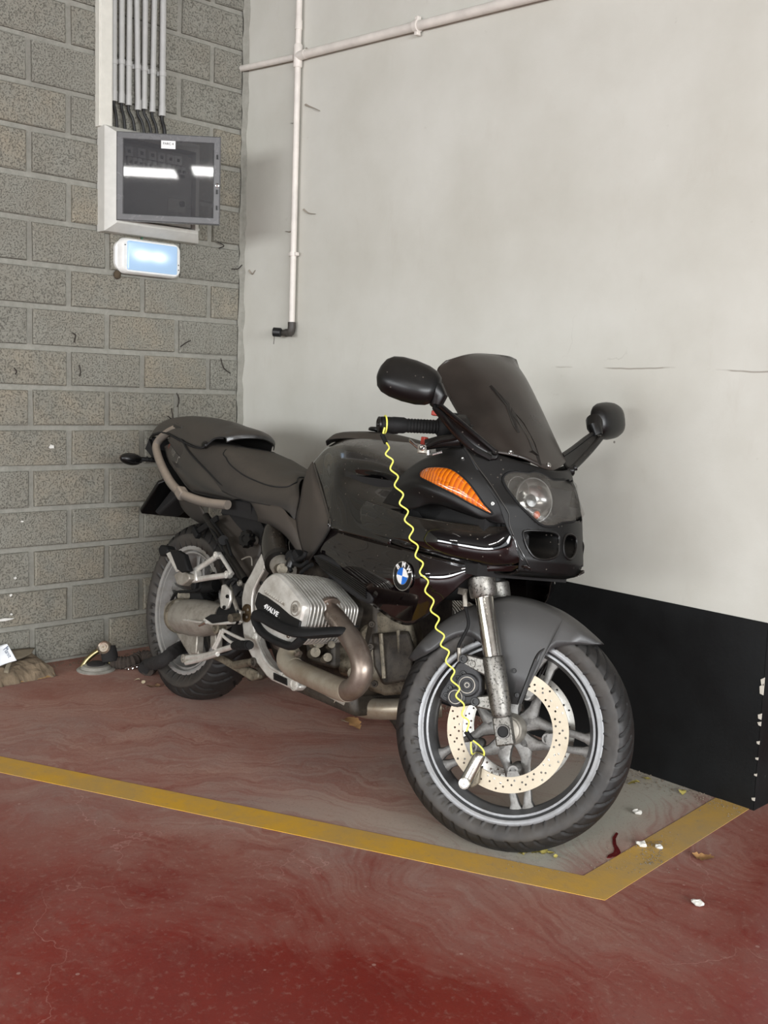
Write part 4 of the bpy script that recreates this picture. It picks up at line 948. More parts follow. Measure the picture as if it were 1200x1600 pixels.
# --- mirrors, bars, controls
def mirror(s):
    y = lambda p: V(p.x, p.y * s, p.z)
    A = P(771, 711, -.155); B = P(688, 640, -.335)                      # foot on the cowl, head of the stalk
    if s > 0: arm = [[A, P(748, 696, -.19), P(722, 668, -.245), P(700, 648, -.30), B], [P(757, 714, -.165), P(735, 700, -.205), P(708, 668, -.265), P(693, 650, -.315), P(683, 640, -.338)]]
    m = empty('mirror', parent=BIKE)
    A2 = None
    up_ = [P(774, 706, -.152), P(748, 684, -.20), P(722, 662, -.255), P(700, 644, -.31), P(686, 632, -.345)]
    lo_ = [P(766, 716, -.160), P(738, 700, -.205), P(710, 674, -.262), P(692, 652, -.315), P(680, 636, -.345)]
    q = [[y(p) for p in up_], [y(p) for p in lo_]]
    if s < 0: q = [[P(878, 712, .150), P(890, 704, .19), P(902, 695, .23), P(915, 685, .27), P(930, 675, .315)], [P(889, 738, .150), P(899, 728, .19), P(911, 716, .23), P(924, 702, .27), P(938, 685, .315)]]
    a = part('mirror_arm', MB().tube(spl(q[0], 5), [.0065] * 21, 10), SATIN, m)
    part('mirror_arm', MB().tube(spl(q[1], 5), [.0085] * 21, 10), SATIN, m)
    rows = [[u.lerp(l, .0), u.lerp(l, .5) + V(-.004, .004 * s, 0), u.lerp(l, 1)] for u, l in zip(q[0], q[1])]
    part('arm_web', MB().patch(rows, 4, 3), SATIN, m, solid=.004, off=0)
    part('mirror_foot', MB().prism([y(p) for p in (P(776, 704, -.150), P(780, 711, -.147), P(776, 718, -.152), P(764, 719, -.165), P(742, 707, -.19), P(752, 703, -.18))], V(-.012, .012 * s, -.004)), SATIN, m, bevel=.004)
    p, n = on(tc_, 771, 711, .012); part('bolt', MB().bolt(y(p), V(n.x, n.y * s, n.z), .0085, .006, 18), STEEL if 0 else SATIN, m)
    # housing: teardrop shell, long axis outwards
    c = P(640, 597, -.385); c = V(c.x, c.y * s, c.z); C0 = y(P(681, 634, -.345))
    if s < 0: c = P(945, 658, .385); C0 = P(934, 681, .315)
    ax = (y(P(600, 592, -.425)) - y(P(684, 620, -.345))).normalized(); ax = ax if s > 0 else V(-.22, 1, .16).normalized(); f = V(.90, -.12 * s, .18); f = (f - ax * f.dot(ax)).normalized(); w = ax.cross(f)
    rows = []; n_ = 28
    prof = [(.074, .020), (.068, .035), (.056, .045), (.034, .052), (0, .055), (-.032, .0535), (-.054, .048), (-.068, .037), (-.0765, .020), (-.0785, .001)]
    for t, r in prof:
        cw_ = lambda k: math.copysign(abs(math.cos(2 * math.pi * k / n_)) ** .72, math.cos(2 * math.pi * k / n_))
        rows.append([c + ax * (-t) + (w * cw_(k) * r * .98 + f * (math.copysign(abs(math.sin(2 * math.pi * k / n_)) ** .9, math.sin(2 * math.pi * k / n_)) * r * (.78 if math.sin(2 * math.pi * k / n_) > 0 else .30))) for k in range(n_)])
    mb = MB().grid(rows, False, True); mb.f += [tuple(reversed(range(n_))), tuple((len(rows) - 1) * n_ + k for k in range(n_))]
    h = part('mirror_housing', mb, SATIN, m, ang=70)
    part('mirror_neck', MB().tube([c - ax * .060 - w * 0, (c - ax * .078).lerp(C0, .4), C0, C0 + (q[0][4].lerp(q[1][4], .5) - C0) * .9], [.027, .022, .015, .011], 16), SATIN, m)
    gl = [c + ax * math.cos(t) * .062 + w * math.sin(t) * .042 - f * .0165 for t in [2 * math.pi * k / 28 for k in range(28)]]
    mb = MB(); mb.add(gl, [tuple(range(28))]); part('mirror_glass', fix(mb, -f), STEEL, h, ang=0)
for s in (1, -1): mirror(s)
def bars():
    hb = empty('handlebar', parent=BIKE)
    e = P(594, 663, -.36); r = P(680, 667, -.235); d = (r - e).normalized()
    pt = lambda px, py, f: P(px, py, -.36 + .125 * f)
    L = (r - e).length; at = lambda t: e + d * t
    part('bar_end', MB().tube([at(-.001), at(.002), at(.030)], [.0165, .0195, .0195], 24), RUB, hb)
    part('bar_end_cap', MB().lathe([(.0195, 0), (.019, .004), (.014, .006), (.012, .004), (.006, .004), (.005, .006), (.0002, .006)], at(-.001), -d, 28), SATIN, hb)
    ts_ = [.030, .034, .060, .066] + [.068 + .004 * i for i in range(22)]
    part('grip', MB().tube([at(t) for t in ts_], [.0198, .0204, .0200, .0172] + [.0165 + (.0016 if i % 2 else 0) for i in range(22)], 24), RUB, hb)
    part('grip_flange', MB().tube([at(.146), at(.152), at(.160), at(.172), at(.178)], [.020, .027, .030, .031, .028], 26), RUB, hb)
    sw = part('switch_housing', MB().tube([at(.176), at(.180), at(.215), at(.225)], [.030, .036, .035, .026], 20), SATIN, hb)
    part('bar', MB().tube([at(.02), at(.28), at(.28) + V(.05, .10, .0)], .011, 14), SATIN, hb)
    RS = plain('red_switch', (150, 48, 34), .5)
    part('kill_switch', MB().box(P(681, 646, -.23), (.020, .018, .012), Matrix.Rotation(.6, 3, 'Z')), RS, sw, 'red switch', bevel=.002)
    part('start_switch', MB().box(P(663, 689, -.25), (.014, .014, .020)), RS, sw, 'red switch', bevel=.002)
    # brake reservoir, master cylinder and lever
    part('master_cylinder', MB().tube([P(665, 695, -.265), P(690, 690, -.24), P(720, 688, -.215)], [.013, .016, .017], 16), SATIN, hb, ang=50)
    lv = spl([P(716, 684, -.225), P(700, 686, -.245), P(682, 690, -.262), P(668, 697, -.275), P(659, 703, -.285)], 5)
    part('brake_lever', MB().tube(lv, [.011 - .004 * i / (len(lv) - 1) for i in range(len(lv))], 12, squash=.7), SATIN, hb)
    part('lever_blade', MB().tube([P(657, 703, -.286), P(649, 696, -.295), P(641, 689, -.305), P(640, 686, -.307)], [.0075, .0065, .0075, .004], 12, squash=.6), STEEL, hb)
    part('lever_pivot', MB().cyl(P(659, 708, -.285), P(660, 696, -.285), .0115, 16), ALUD, hb)
    part('pivot_nut', MB().bolt(P(660, 700, -.292), V(.3, -.9, .3), .008, .005), STEEL, hb)
    part('adjuster', MB().cyl(P(669, 712, -.275), P(669, 704, -.275), .006, 12).cyl(P(675, 710, -.27), P(690, 706, -.25), .004, 10), STEEL, hb)
    # reservoir hidden behind the mirror stay
    part('reservoir', MB().cyl(P(705, 672, -.20), P(705, 648, -.20), .022, 20), SATIN, hb)
    # left bar, turned back towards the tank
    l0, l1 = V(1.18, .20, .99), V(1.05, .36, .965); dd = (l1 - l0).normalized()
    part('grip', MB().tube([l0, l0.lerp(l1, .3), l1], [.017, .0175, .0185], 20), RUB, hb)
    part('bar_end', MB().tube([l1, l1 + dd * .03], .0195, 20), RUB, hb)
    part('switch_housing', MB().tube([l0 - dd * .05, l0], .031, 18), SATIN, hb)
    part('bar', MB().tube([V(1.26, .08, .99), l0], .011, 12), SATIN, hb)
    part('clutch_lever', MB().tube(spl([V(1.24, .22, .985), V(1.20, .28, .975), V(1.12, .36, .965)], 4), .007, 10), SATIN, hb)
    part('yoke', MB().box((1.26, 0, .975), (.10, .22, .035)), SATIN, hb, bevel=.01)
    part('instrument_panel', MB().prism([V(1.30, -.13, .97), V(1.30, .13, .97), V(1.34, .12, 1.04), V(1.34, -.12, 1.04)], V(.05, 0, .0)), SATIN, hb, bevel=.01)
bars()
# ------------------------------------------------------------------ engine
en = empty('engine', parent=BIKE)
part('crankcase', MB().prism([V(.62, -.15, .60), V(.62, -.15, .34), V(.70, -.15, .26), V(1.02, -.15, .24), V(1.10, -.15, .30), V(1.13, -.15, .46), V(1.10, -.15, .62), V(.95, -.15, .66)], V(0, .30, 0)), ENGD, en, bevel=.015)
part('sump', MB().prism([V(.66, -.13, .30), V(1.04, -.13, .28), V(1.06, -.12, .20), V(.70, -.12, .20)], V(0, .25, 0)), ENGD, en, bevel=.02)
part('front_cover', MB().prism([P(560, 985, -.155), P(588, 955, -.15), P(640, 965, -.10), P(650, 1000, -.09), P(648, 1085, -.085), P(600, 1088, -.13), P(572, 1078, -.15)], V(-.10, .12, 0)), ENG, en, bevel=.012)
part('alternator_cover', MB().prism([P(582, 990, -.150), P(640, 985, -.105), P(648, 1010, -.10), P(646, 1062, -.10), P(600, 1070, -.14), P(585, 1040, -.150)], V(.012, -.014, 0)), ENGD, en, bevel=.008)
part('cover_rib', MB().tube([P(595, 990, -.16), P(600, 1060, -.155)], .006, 8), ENG, en); part('cover_rib', MB().tube([P(622, 985, -.13), P(626, 1066, -.125)], .005, 8), ENG, en)
for a, b in ((582, 975), (580, 1010), (586, 1068), (552, 1052), (560, 992)): part('bolt', MB().bolt(P(a, b, -.172), V(.6, -.8, 0), .009, .010, 14), ENGD, en)
part('side_case', MB().prism([P(525, 985, -.165), P(556, 990, -.16), P(562, 1060, -.16), P(530, 1055, -.165), P(520, 1020, -.168)], V(0, .05, 0)), ENG, en, bevel=.008)
part('oil_filler', MB().cyl(P(552, 1052, -.165), P(552, 1052, -.19), .016, 20), ENG, en)
part('intake_stub', MB().prism([P(475, 1000, -.19), P(520, 990, -.19), P(520, 1045, -.19), P(480, 1035, -.19)], V(0, .04, 0)), ENGD, en, bevel=.01)
for a, b, r in ((487, 1022, .014), (506, 1030, .012), (492, 1005, .018), (512, 1010, .010)): part('clamp', MB().cyl(P(a, b, -.18), P(a + 6, b - 3, -.24), r, 14), ENG, en)
def cylinder(s):
    Y = -.362; mr = (lambda mb: mb) if s > 0 else (lambda mb: mb.mirrored())
    px = [(397, 944), (402, 924), (412, 907), (424, 896.5), (434, 896), (448, 908), (463, 926), (474, 941), (476.5, 950), (473, 968), (468, 986), (458, 1002), (444, 1006), (424, 994), (404, 972)]
    ol = [P(a, b, Y) for a, b in px]; ce = sum(ol, Vector()) / len(ol); ols = spl(ol, 3, True)
    sc = lambda k, y: [V(ce.x + (p.x - ce.x) * k, y, ce.z + (p.z - ce.z) * k) for p in ols]
    cyl = part('cylinder_barrel', mr(MB().prism(sc(.86, -.345), V(0, .215, 0))), ENGD, en)
    mb = MB().grid([sc(1.0, -.345), sc(1.0, -.353), sc(.985, -.360), sc(.93, -.366), sc(.75, -.369)], False, True); L = len(ols); mb.f.append(tuple(4 * L + i for i in range(L)))
    vc = part('valve_cover', fix(mr(mb), V(0, -s, 0)), ALU, cyl, ang=30)
    for k in range(15):
        y = -.340 + .0118 * k; g = 1.0 + .012 * math.sin(k * .5) - (0.0 if k < 11 else .02 * (k - 10))
        part('cooling_fin', mr(MB().grid([sc(.80, y - .0022), sc(g - .008, y - .0022), sc(g, y - .001), sc(g, y + .001), sc(g - .008, y + .0022), sc(.80, y + .0022)], False, True)), ALU, cyl, ang=30)
    y1 = -.3705
    tr = [(402.5, 925), (418, 933), (436, 946), (452, 960), (469, 970.5), (467, 982.5), (447, 979.5), (424, 970), (403, 957), (397.5, 944)]
    part('cover_trim', mr(MB().prism([P(a, b, y1) for a, b in tr], V(0, .006, 0))), MATTE, vc, 'black lower trim', bevel=.002)
    if s > 0:
        a, b = P(413, 946, y1), P(448, 970, y1); x = (b - a).normalized(); n = V(0, -1, 0); yy = n.cross(x)
        me = text_mesh('4VALVE', .0195, .0006, align='LEFT', shear=.3, space=1.08, bold=.0005); part('cover_lettering', mesh_mb(me, frame(a + n * .001, x, yy, n)), WHITE, vc, 'white lettering', ang=0); bpy.data.meshes.remove(me)
        a, b = P(412.5, 922, y1), P(444, 942.5, y1); d = b - a
        mb = MB().prism([a, b, b + V(.004, 0, -.008), a + V(.004, 0, -.008)], V(0, .004, 0)); part('embossed_plate', mb, ALUD, vc, bevel=.001)
        for k in range(9): part('embossed_mark', MB().box(a + d * (.05 + .1 * k) + V(.004, -.0006, -.0025), (.006, .0022, .0045)), ALU, vc)
        o = P(463, 951, -.365)
        part('cover_bolt', MB().lathe([(.0215, 0), (.021, .004), (.0175, .006), (.0165, .003), (.0115, .003), (.011, .009), (.0055, .009), (.005, .004), (.0002, .004)], o, n, 30), ALUD, vc)
        part('bolt_collar', MB().lathe([(.0165, .0032), (.0122, .0032)], o, n, 30), RUST, vc)
        part('bolt', MB().bolt(P(409, 911, -.360), n, .006, .004), SATIN, vc)
    # crash guard around the lower half of the cover
    g1 = [(394, 956), (403, 957), (424, 971), (448, 981), (470, 985), (505, 981), (505, 989), (490, 996), (478, 1005), (462, 1014), (446, 1011), (424, 1000), (405, 984), (396, 970)]
    hole = [(408, 974.5), (426, 984), (449, 992), (454, 1001), (446, 1005), (428, 1001), (414, 989)]
    top = [P(a, b, -.385) for a, b in [(395, 958), (402, 956.5), (424, 970), (448, 980.5), (470, 984.5), (490, 983), (506, 980.5)]]; top[-1].y = -.30; top[-2].y = -.345; top[-3].y = -.378
    mid = [P(a, b, -.392) for a, b in [(398, 968), (407, 970), (428, 982), (451, 991), (472, 993), (490, 990), (506, 988)]]; mid[-1].y = -.30; mid[-2].y = -.35; mid[-3].y = -.383
    part('crash_guard', mr(MB().patch([[V(p.x, p.y + .03, p.z + .004) for p in top], top, mid, [V(p.x, p.y + .03, p.z - .004) for p in mid]], 3, 4)), RUB, cyl, solid=.004, ang=60)
    low = [P(a, b, -.372) for a, b in [(398, 962), (401, 974), (410, 988), (424, 998), (441, 1006), (456, 1010), (466, 1004), (474, 996)]]
    part('crash_guard', mr(MB().tube(spl(low, 5), .0135, 14, squash=.8)), RUB, cyl)
    part('guard_bolt', mr(MB().bolt(P(451, 994, -.38), V(0, -1, 0), .0055, .004)), RUST, cyl)
    # exhaust header
    port = P(514, 955, -.262)
    part('port_flange', mr(MB().lathe([(.036, -.006), (.040, .0), (.040, .008), (.034, .012)], port + V(-.012, 0, .006), V(.8, .0, -.45), 26, cap=True)), RUST, cyl)
    part('flange_nut', mr(MB().bolt(P(530, 952, -.262), V(.8, 0, -.4), .009, .016, 6)), ALUD, cyl)
    hp_ = spl([P(512, 952, -.262), P(524, 964, -.275), P(543, 990, -.292), P(560, 1018, -.300), P(566, 1046, -.302), P(559, 1068, -.300), P(543, 1079, -.296), P(522, 1073, -.286), P(495, 1061, -.270), P(468, 1049, -.252), P(455, 1042, -.242)], 8)
    N_ = len(hp_)
    part('header_pipe', mr(MB().tube(hp_[:int(N_ * .62)], [.0245 + .004 * min(1, i / 20) for i in range(int(N_ * .62))], 26)), RUST, cyl)
    part('header_pipe', mr(MB().tube(hp_[int(N_ * .60):], .0292, 26)), PIPEM, cyl)
    part('collector_elbow', mr(MB().tube(spl([P(460, 1044, -.244), P(449, 1034, -.236), P(450, 1022, -.222), P(458, 1016, -.205)], 6), .030, 24)), PIPEM, cyl)
    part('pipe_clamp', mr(MB().tube([P(452, 1021, -.222), P(456, 1016, -.212)], .033, 24)), PIPEM, cyl)
    part('connecting_pipe', mr(MB().tube(spl([P(455, 1017, -.21), P(446, 1009, -.18), P(436, 1003, -.14)], 5), .024, 20)), RUST, cyl)
    part('clamp_screw', mr(MB().cyl(P(463, 1024, -.235), P(470, 1020, -.235), .006, 12)), RUST, cyl)
for s in (1, -1): cylinder(s)
part('cross_pipe', MB().tube(spl([P(530, 1087, -.10), P(548, 1097, -.08), P(575, 1106, -.05), P(610, 1108, -.03), P(650, 1106, .0), P(690, 1104, .05)], 6), .030, 20), PIPEM, en)
part('cross_pipe', MB().tube(spl([V(1.0, .10, .22), V(.80, .06, .20), V(.5, .02, .22)], 5), .03, 18), PIPEM, en)
part('skid_bar', MB().prism([P(470, 1066, -.19), P(478, 1064, -.19), P(545, 1098, -.12), P(540, 1104, -.12)], V(0, .02, 0)), ALUD, en)
part('starter_cover', MB().prism([V(.56, -.12, .66), V(1.0, -.14, .66), V(1.1, -.12, .70), V(1.1, -.12, .78), V(.60, -.12, .74)], V(0, .24, 0)), DARK, en)
# intake elbow and throttle body between panel and cylinder
part('air_tube', MB().tube(spl([P(446, 820, -.12), P(434, 832, -.15), P(430, 850, -.175), P(432, 866, -.195), P(436, 880, -.21)], 6), [.046 - .004 * min(1, i / 24) for i in range(25)], 24), GLOSS, en)
part('tube_lip', MB().tube([P(436, 875, -.205), P(437, 881, -.212)], .045, 24), SATIN, en)
tb = part('throttle_body', MB().tube([P(438, 880, -.205), P(446, 893, -.225)], .034, 22), ALUD, en)
part('throttle_cam', MB().cyl(P(436, 889, -.24), P(441, 889, -.255), .016, 18), ENG, tb)
part('injector', MB().tube(spl([P(452, 886, -.24), P(456, 875, -.235), P(462, 868, -.22)], 4), .013, 14), SATIN, tb)
part('injector_plug', MB().box(P(466, 868, -.225), (.03, .03, .022), Matrix.Rotation(.6, 3, 'Y')), RUB, tb, bevel=.003)
for a in ([(448, 872), (458, 880), (470, 884), (480, 878)], [(452, 868), (462, 874), (474, 870), (478, 862)], [(455, 893), (452, 884), (455, 872)], [(470, 895), (478, 888), (488, 882)]): part('hose', MB().tube(spl([P(x, y, -.235) for x, y in a], 5), .0062, 10), RUB, en)
part('wiring_boot', MB().box(P(457, 872, -.23), (.045, .03, .03), Matrix.Rotation(.8, 3, 'Y')), RUB, en, bevel=.008)
# ------------------------------------------------------------------ frame plate, stands, pedals
fr_px = [(408, 863), (398, 882), (390, 898), (381, 913), (377, 933), (377, 967), (379.5, 992), (384, 1010), (392, 1026), (404, 1041), (416, 1057), (424, 1064), (436, 1069), (449, 1075), (461, 1080), (468, 1074), (463, 1065), (449, 1056), (429, 1045), (416, 1029), (406, 1010), (399, 988), (396, 963), (395, 940), (397, 923), (404, 905), (413, 888), (418, 874)]
fpl = part('frame_plate', MB().prism([P(a, b, -.205) for a, b in fr_px], V(0, .03, 0)), ALU, bevel=.006)
part('frame_plate', MB().prism([P(a, b, -.205) for a, b in fr_px], V(0, .03, 0)).mirrored(), ALU, bevel=.006)
part('plate_ridge', MB().tube(spl([P(413, 890, -.207), P(403, 908, -.210), P(396.5, 924, -.210), P(394.5, 945, -.210), P(396, 970, -.210), P(400, 995, -.210), P(409, 1020, -.210), P(421, 1040, -.21), P(440, 1053, -.21)], 4), .005, 10), ALU, fpl)
o = P(386, 958, -.206)
part('pivot_cap', MB().lathe([(.028, 0), (.028, .003), (.024, .004), (.023, .002), (.0002, .002)], o, V(0, -1, 0), 30), m_metal('brass_pivot', (96, 78, 52), .5, (40, 32, 24), .8, .6), fpl)
for a in (60, 180, 300): part('pivot_screw', MB().bolt(o + V(.013 * math.cos(math.radians(a)), -.002, .013 * math.sin(math.radians(a))), V(0, -1, 0), .0042, .003, 10), ALUD, fpl)
vent = part('drain_vent', MB().prism([P(a, b, -.208) for a, b in ((427, 1051), (447, 1060), (448, 1071), (428, 1062))], V(0, .006, 0)), RUB, fpl)
for k in range(4): part('vent_rib', MB().tube([P(427.5, 1053 + 2.6 * k, -.21), P(447.5, 1061.5 + 2.6 * k, -.21)], .0016, 6), SATIN, fpl)
part('lower_boss', MB().lathe([(.019, 0), (.019, .005), (.015, .006), (.0145, .003), (.007, .003), (.0065, .005), (.0002, .005)], P(461, 1069, -.206), V(0, -1, 0), 26), ALU, fpl)
part('stand_lug', MB().lathe([(.014, 0), (.014, .014), (.0085, .016), (.008, .010), (.0002, .010)], P(404, 995, -.20), V(0, -1, 0), 22), ALU, fpl)
part('swing_pivot_block', MB().box((.50, 0, .36), (.14, .30, .14)), DARK)
tb_ = lambda pts, r, n=12: MB().tube(spl(pts, 5) if len(pts) > 2 else pts, r, n)
# rear subframe tubes with cable ties
sbf = part('subframe_tube', tb_([P(322, 806, -.115), P(345, 846, -.14), P(366, 880, -.155), P(383, 906, -.165)], .0125, 14), SATIN); part('subframe_tube', tb_([P(322, 806, -.115), P(345, 846, -.14), P(383, 906, -.165)], .0125, 14).mirrored(), SATIN)
part('cable', tb_([P(330, 812, -.125), P(352, 842, -.15), P(362, 868, -.165)], .005, 8), RUB, sbf); part('cable', tb_([P(325, 820, -.13), P(338, 838, -.15), P(352, 866, -.16)], .004, 8), RUB, sbf)
part('cable_tie', MB().tube([P(345, 846, -.128), P(349, 844, -.160)], .0165, 14), RUB, sbf)
part('rubber_strap', MB().prism([P(303, 829, -.10), P(309, 834, -.10), P(340, 813, -.14), P(338, 805, -.14), P(316, 820, -.115)], V(0, .008, 0)), RUB, sbf); part('strap_buckle', MB().box(P(307, 832, -.10), (.045, .02, .022), Matrix.Rotation(.6, 3, 'Y')), RUB, sbf, bevel=.003)
part('tube_bolt', MB().bolt(P(376, 911, -.178), V(0, -1, 0), .010, .008, 14), ALUD, sbf)
part('rear_inner_guard', fix(MB().patch([[P(336, 806, -.09), P(372, 806, -.10), P(415, 826, -.11)], [P(340, 840, -.085), P(380, 846, -.10), P(408, 860, -.11)], [P(356, 872, -.09), P(380, 890, -.10), P(396, 900, -.11)], [P(372, 905, -.09), P(384, 930, -.09), P(392, 940, -.10)]], 5, 5), V(0, -1, 0)), KNEE, solid=.004, ang=60)
part('rear_hugger', fix(MB().patch([[V(.30, -.09, .60), V(.30, 0, .63), V(.30, .09, .60)], [V(.40, -.09, .50), V(.42, 0, .52), V(.40, .09, .50)], [V(.42, -.09, .36), V(.44, 0, .36), V(.42, .09, .36)]], 5, 5), -VX), DARK, solid=.004)
part('mudguard_flap', fix(MB().patch([[P(276, 770, -.10), P(292, 778, -.12), P(310, 786, -.13)], [P(283, 792, -.09), P(297, 796, -.11), P(318, 800, -.125)], [P(297, 808, -.08), P(306, 811, -.09), P(322, 812, -.11)], [P(312, 818, -.07), P(318, 818, -.08), P(328, 817, -.10)]], 5, 5), V(0, -1, 0)), KNEE, solid=.004, ang=60)
part('battery_tray', MB().prism([P(345, 800, -.09), P(405, 812, -.12), P(420, 840, -.12), P(400, 870, -.10), P(360, 830, -.07)], V(0, .14, 0)), DARK)
kb = P(391, 843, -.135); kd = V(.15, -.95, .05).normalized(); u, w, _ = basis(kd); mb = MB(); rows = []
for h, k in ((0, .92), (.004, 1.0), (.022, 1.0), (.027, .9), (.027, .45), (.024, .42), (.024, .02)): rows.append([kb + kd * h + (u * math.cos(2 * math.pi * i / 48) + w * math.sin(2 * math.pi * i / 48)) * .027 * k * (1 + (.10 * math.cos(8 * 2 * math.pi * i / 48) if k > .8 else 0)) for i in range(48)])
part('preload_knob', mb.grid(rows, False, True), SATIN); part('knob_shaft', MB().cyl(kb, kb - kd * .05, .014, 14), ALUD)
part('banjo_wire', tb_([P(378, 874, -.15), P(388, 870, -.15), P(393, 872, -.15), P(394, 884, -.15)], .0025, 8), ALUD)
# passenger peg hanger and folded peg
ph = part('passenger_hanger', tb_([P(297, 896, -.215), P(320, 882, -.205), P(342, 867, -.195)], .0095, 14), ALU)
part('hanger_strut', tb_([P(299, 907, -.215), P(330, 902, -.208), P(359, 898, -.195)], .0095, 14), ALU, ph); part('hanger_strut', tb_([P(345, 868, -.195), P(354, 882, -.195), P(363, 897, -.195)], .007, 12), ALU, ph)
part('hanger_block', MB().prism([P(a, b, -.225) for a, b in ((292, 893), (305, 890), (307, 908), (296, 911), (290, 903))], V(0, .025, 0)), ALU, ph, bevel=.004)
for a, b in ((341, 868), (358, 898)): part('bolt', MB().lathe([(.0125, -.006), (.0125, .012), (.007, .013), (.0065, .008), (.0002, .008)], P(a, b, -.195), V(0, -1, 0), 20), ALU, ph)
pp = part('passenger_peg', MB().prism([P(a, b, -.245) for a, b in ((271, 898), (283, 891), (295, 897), (296, 905), (284, 915), (276, 913))], V(0, .03, 0)), ALUD, ph, bevel=.004)
part('peg_rubber', MB().prism([P(a, b, -.25) for a, b in ((265, 862), (276, 860), (286, 866), (294, 892), (283, 895), (276, 890))], V(0, .022, 0)), RUB, ph, bevel=.005)
part('peg_edge', MB().prism([P(a, b, -.248) for a, b in ((259, 865), (265, 862), (281, 892), (275, 894))], V(0, .026, 0)), ALU, ph, bevel=.002)
part('peg_buffer', MB().prism([P(a, b, -.245) for a, b in ((246, 858), (250, 851), (259, 853), (262, 860), (258, 869), (249, 869))], V(0, .035, 0)), RUB, ph, bevel=.006)
part('peg_spring', MB().prism([P(a, b, -.24) for a, b in ((260, 858), (280, 860), (288, 868), (296, 890), (290, 892), (282, 872), (272, 864))], V(0, .008, 0)), SATIN, ph)
# rider footrest, heel plate, brake pedal
rp = part('footrest', MB().prism([P(a, b, -.265) for a, b in ((318, 966), (328, 960), (358, 957.5), (362, 962), (360, 970), (330, 974))], V(0, .03, 0)), RUB, bevel=.004)
part('footrest_bar', MB().prism([P(a, b, -.262) for a, b in ((316, 968), (322, 964), (331, 974), (361, 970), (360, 975), (330, 977), (321, 974))], V(0, .02, 0)), ALU, rp, bevel=.003)
part('feeler', MB().tube([P(322, 972, -.262), P(311, 977.5, -.266)], [.006, .004], 10), STEEL, rp)
part('hinge', MB().cyl(P(360, 966, -.27), P(372, 964, -.24), .013, 16), ENG, rp)
part('heel_plate', MB().prism([P(a, b, -.235) for a, b in ((346, 914), (350, 913), (359, 922), (360, 936), (356, 950), (351, 953), (344, 950), (343, 935))], V(0, .01, 0)), ALU, rp, bevel=.003)
for a, b in ((356, 932), (351, 949)): part('bolt', MB().bolt(P(a, b, -.236), V(0, -1, 0), .006, .005), SATIN, rp)
lk = part('link_plate', MB().prism([P(a, b, -.225) for a, b in ((368, 955), (371, 952), (375, 955), (374, 964), (375, 972), (371, 976), (368, 973), (369, 963))], V(0, .012, 0)), ALU, rp, bevel=.003)
for b in (956.5, 971.5): part('link_eye', MB().lathe([(.0075, 0), (.007, .001), (.0002, .001)], P(371.4, b, -.2262), V(0, -1, 0), 14), DARK, rp)
part('link_rod', tb_([P(371, 953, -.222), P(364, 933, -.215), P(358, 914, -.205)], .0065, 10), ALUD, rp)
part('brake_hose', tb_([P(355, 922, -.225), P(357, 912, -.215), P(364, 905, -.20), P(372, 906, -.19)], .006, 10), RUB, rp)
bp = part('brake_pedal', tb_([P(289, 1028, -.215), P(320, 1024, -.225), P(345, 1016, -.245), P(368, 1009, -.265)], .0085, 14), ALU)
part('pedal_arm', tb_([P(291, 1036, -.215), P(312, 1031, -.222), P(340, 1022, -.245)], .0075, 12), ALU, bp)
part('pedal_eye', MB().lathe([(.014, -.01), (.014, .01), (.007, .011), (.0065, .005), (.0002, .005)], P(290, 1029, -.215), V(0, -1, 0), 20), ALUD, bp)
part('pedal_rubber', MB().tube([P(366, 1009, -.265), P(378, 1007.5, -.275), P(391, 1008, -.285)], [.0125, .013, .012], 16), RUB, bp)
for k in range(8): part('rubber_rib', MB().tube([P(369 + 2.6 * k, 1008.8 - .15 * k, -.267 - .0022 * k), P(370 + 2.6 * k, 1008.7 - .15 * k, -.268 - .0022 * k)], .0142, 14), RUB, bp)
for q in ([(348, 984), (372, 996), (391, 1004)], [(346, 992), (362, 1004), (374, 1008)], [(349, 986), (343, 1000), (336, 1014)], [(346, 984), (340, 1000), (333, 1013)]): part('pedal_strut', tb_([P(a, b, -.245) for a, b in q], .0052, 10), ALU, bp)
part('pedal_pivot', MB().lathe([(.019, -.02), (.019, .01), (.012, .012), (.011, .008), (.0002, .008)], P(341, 981, -.235), V(0, -1, 0), 24), ENG, bp)
stn = part('side_stand', MB().prism([P(a, b, -.17) for a, b in ((331, 1026), (346, 1024), (366, 1036), (390, 1044), (404, 1050), (403, 1060), (392, 1064), (372, 1052), (345, 1036), (332, 1030))], V(0, .02, 0)), ENG, bevel=.005)
part('stand_spring', MB().tube([P(367, 1039, -.185), P(396, 1034, -.20)], .0125, 16), ENG, stn); part('stand_bolt', MB().lathe([(.015, -.02), (.015, .008), (.008, .01), (.007, .004), (.0002, .004)], P(399, 1035, -.20), V(0, -1, 0), 20), ENGD, stn)
part('stand_foot', MB().prism([P(a, b, -.15) for a, b in ((372, 1046), (406, 1046), (412, 1056), (400, 1062), (388, 1064))], V(0, .03, 0)), ENGD, stn, bevel=.004)
part('stand_bracket', MB().prism([P(a, b, -.18) for a, b in ((390, 1026), (400, 1028), (418, 1052), (410, 1058), (398, 1044))], V(0, .03, 0)), ENGD, stn, bevel=.004)
# left prop stand that carries the leaning machine
fo_ = loc(F(628, 1146)); ps = part('prop_stand', MB().tube([V(.72, .15, .24), fo_ + V(0, 0, .012)], .012, 14), ENGD)
part('prop_foot', MB().prism([loc(F(a, b)) for a, b in ((606, 1119), (640, 1117), (645, 1150), (622, 1146))], BM @ Vector((0, 0, .012))), DARK, ps)
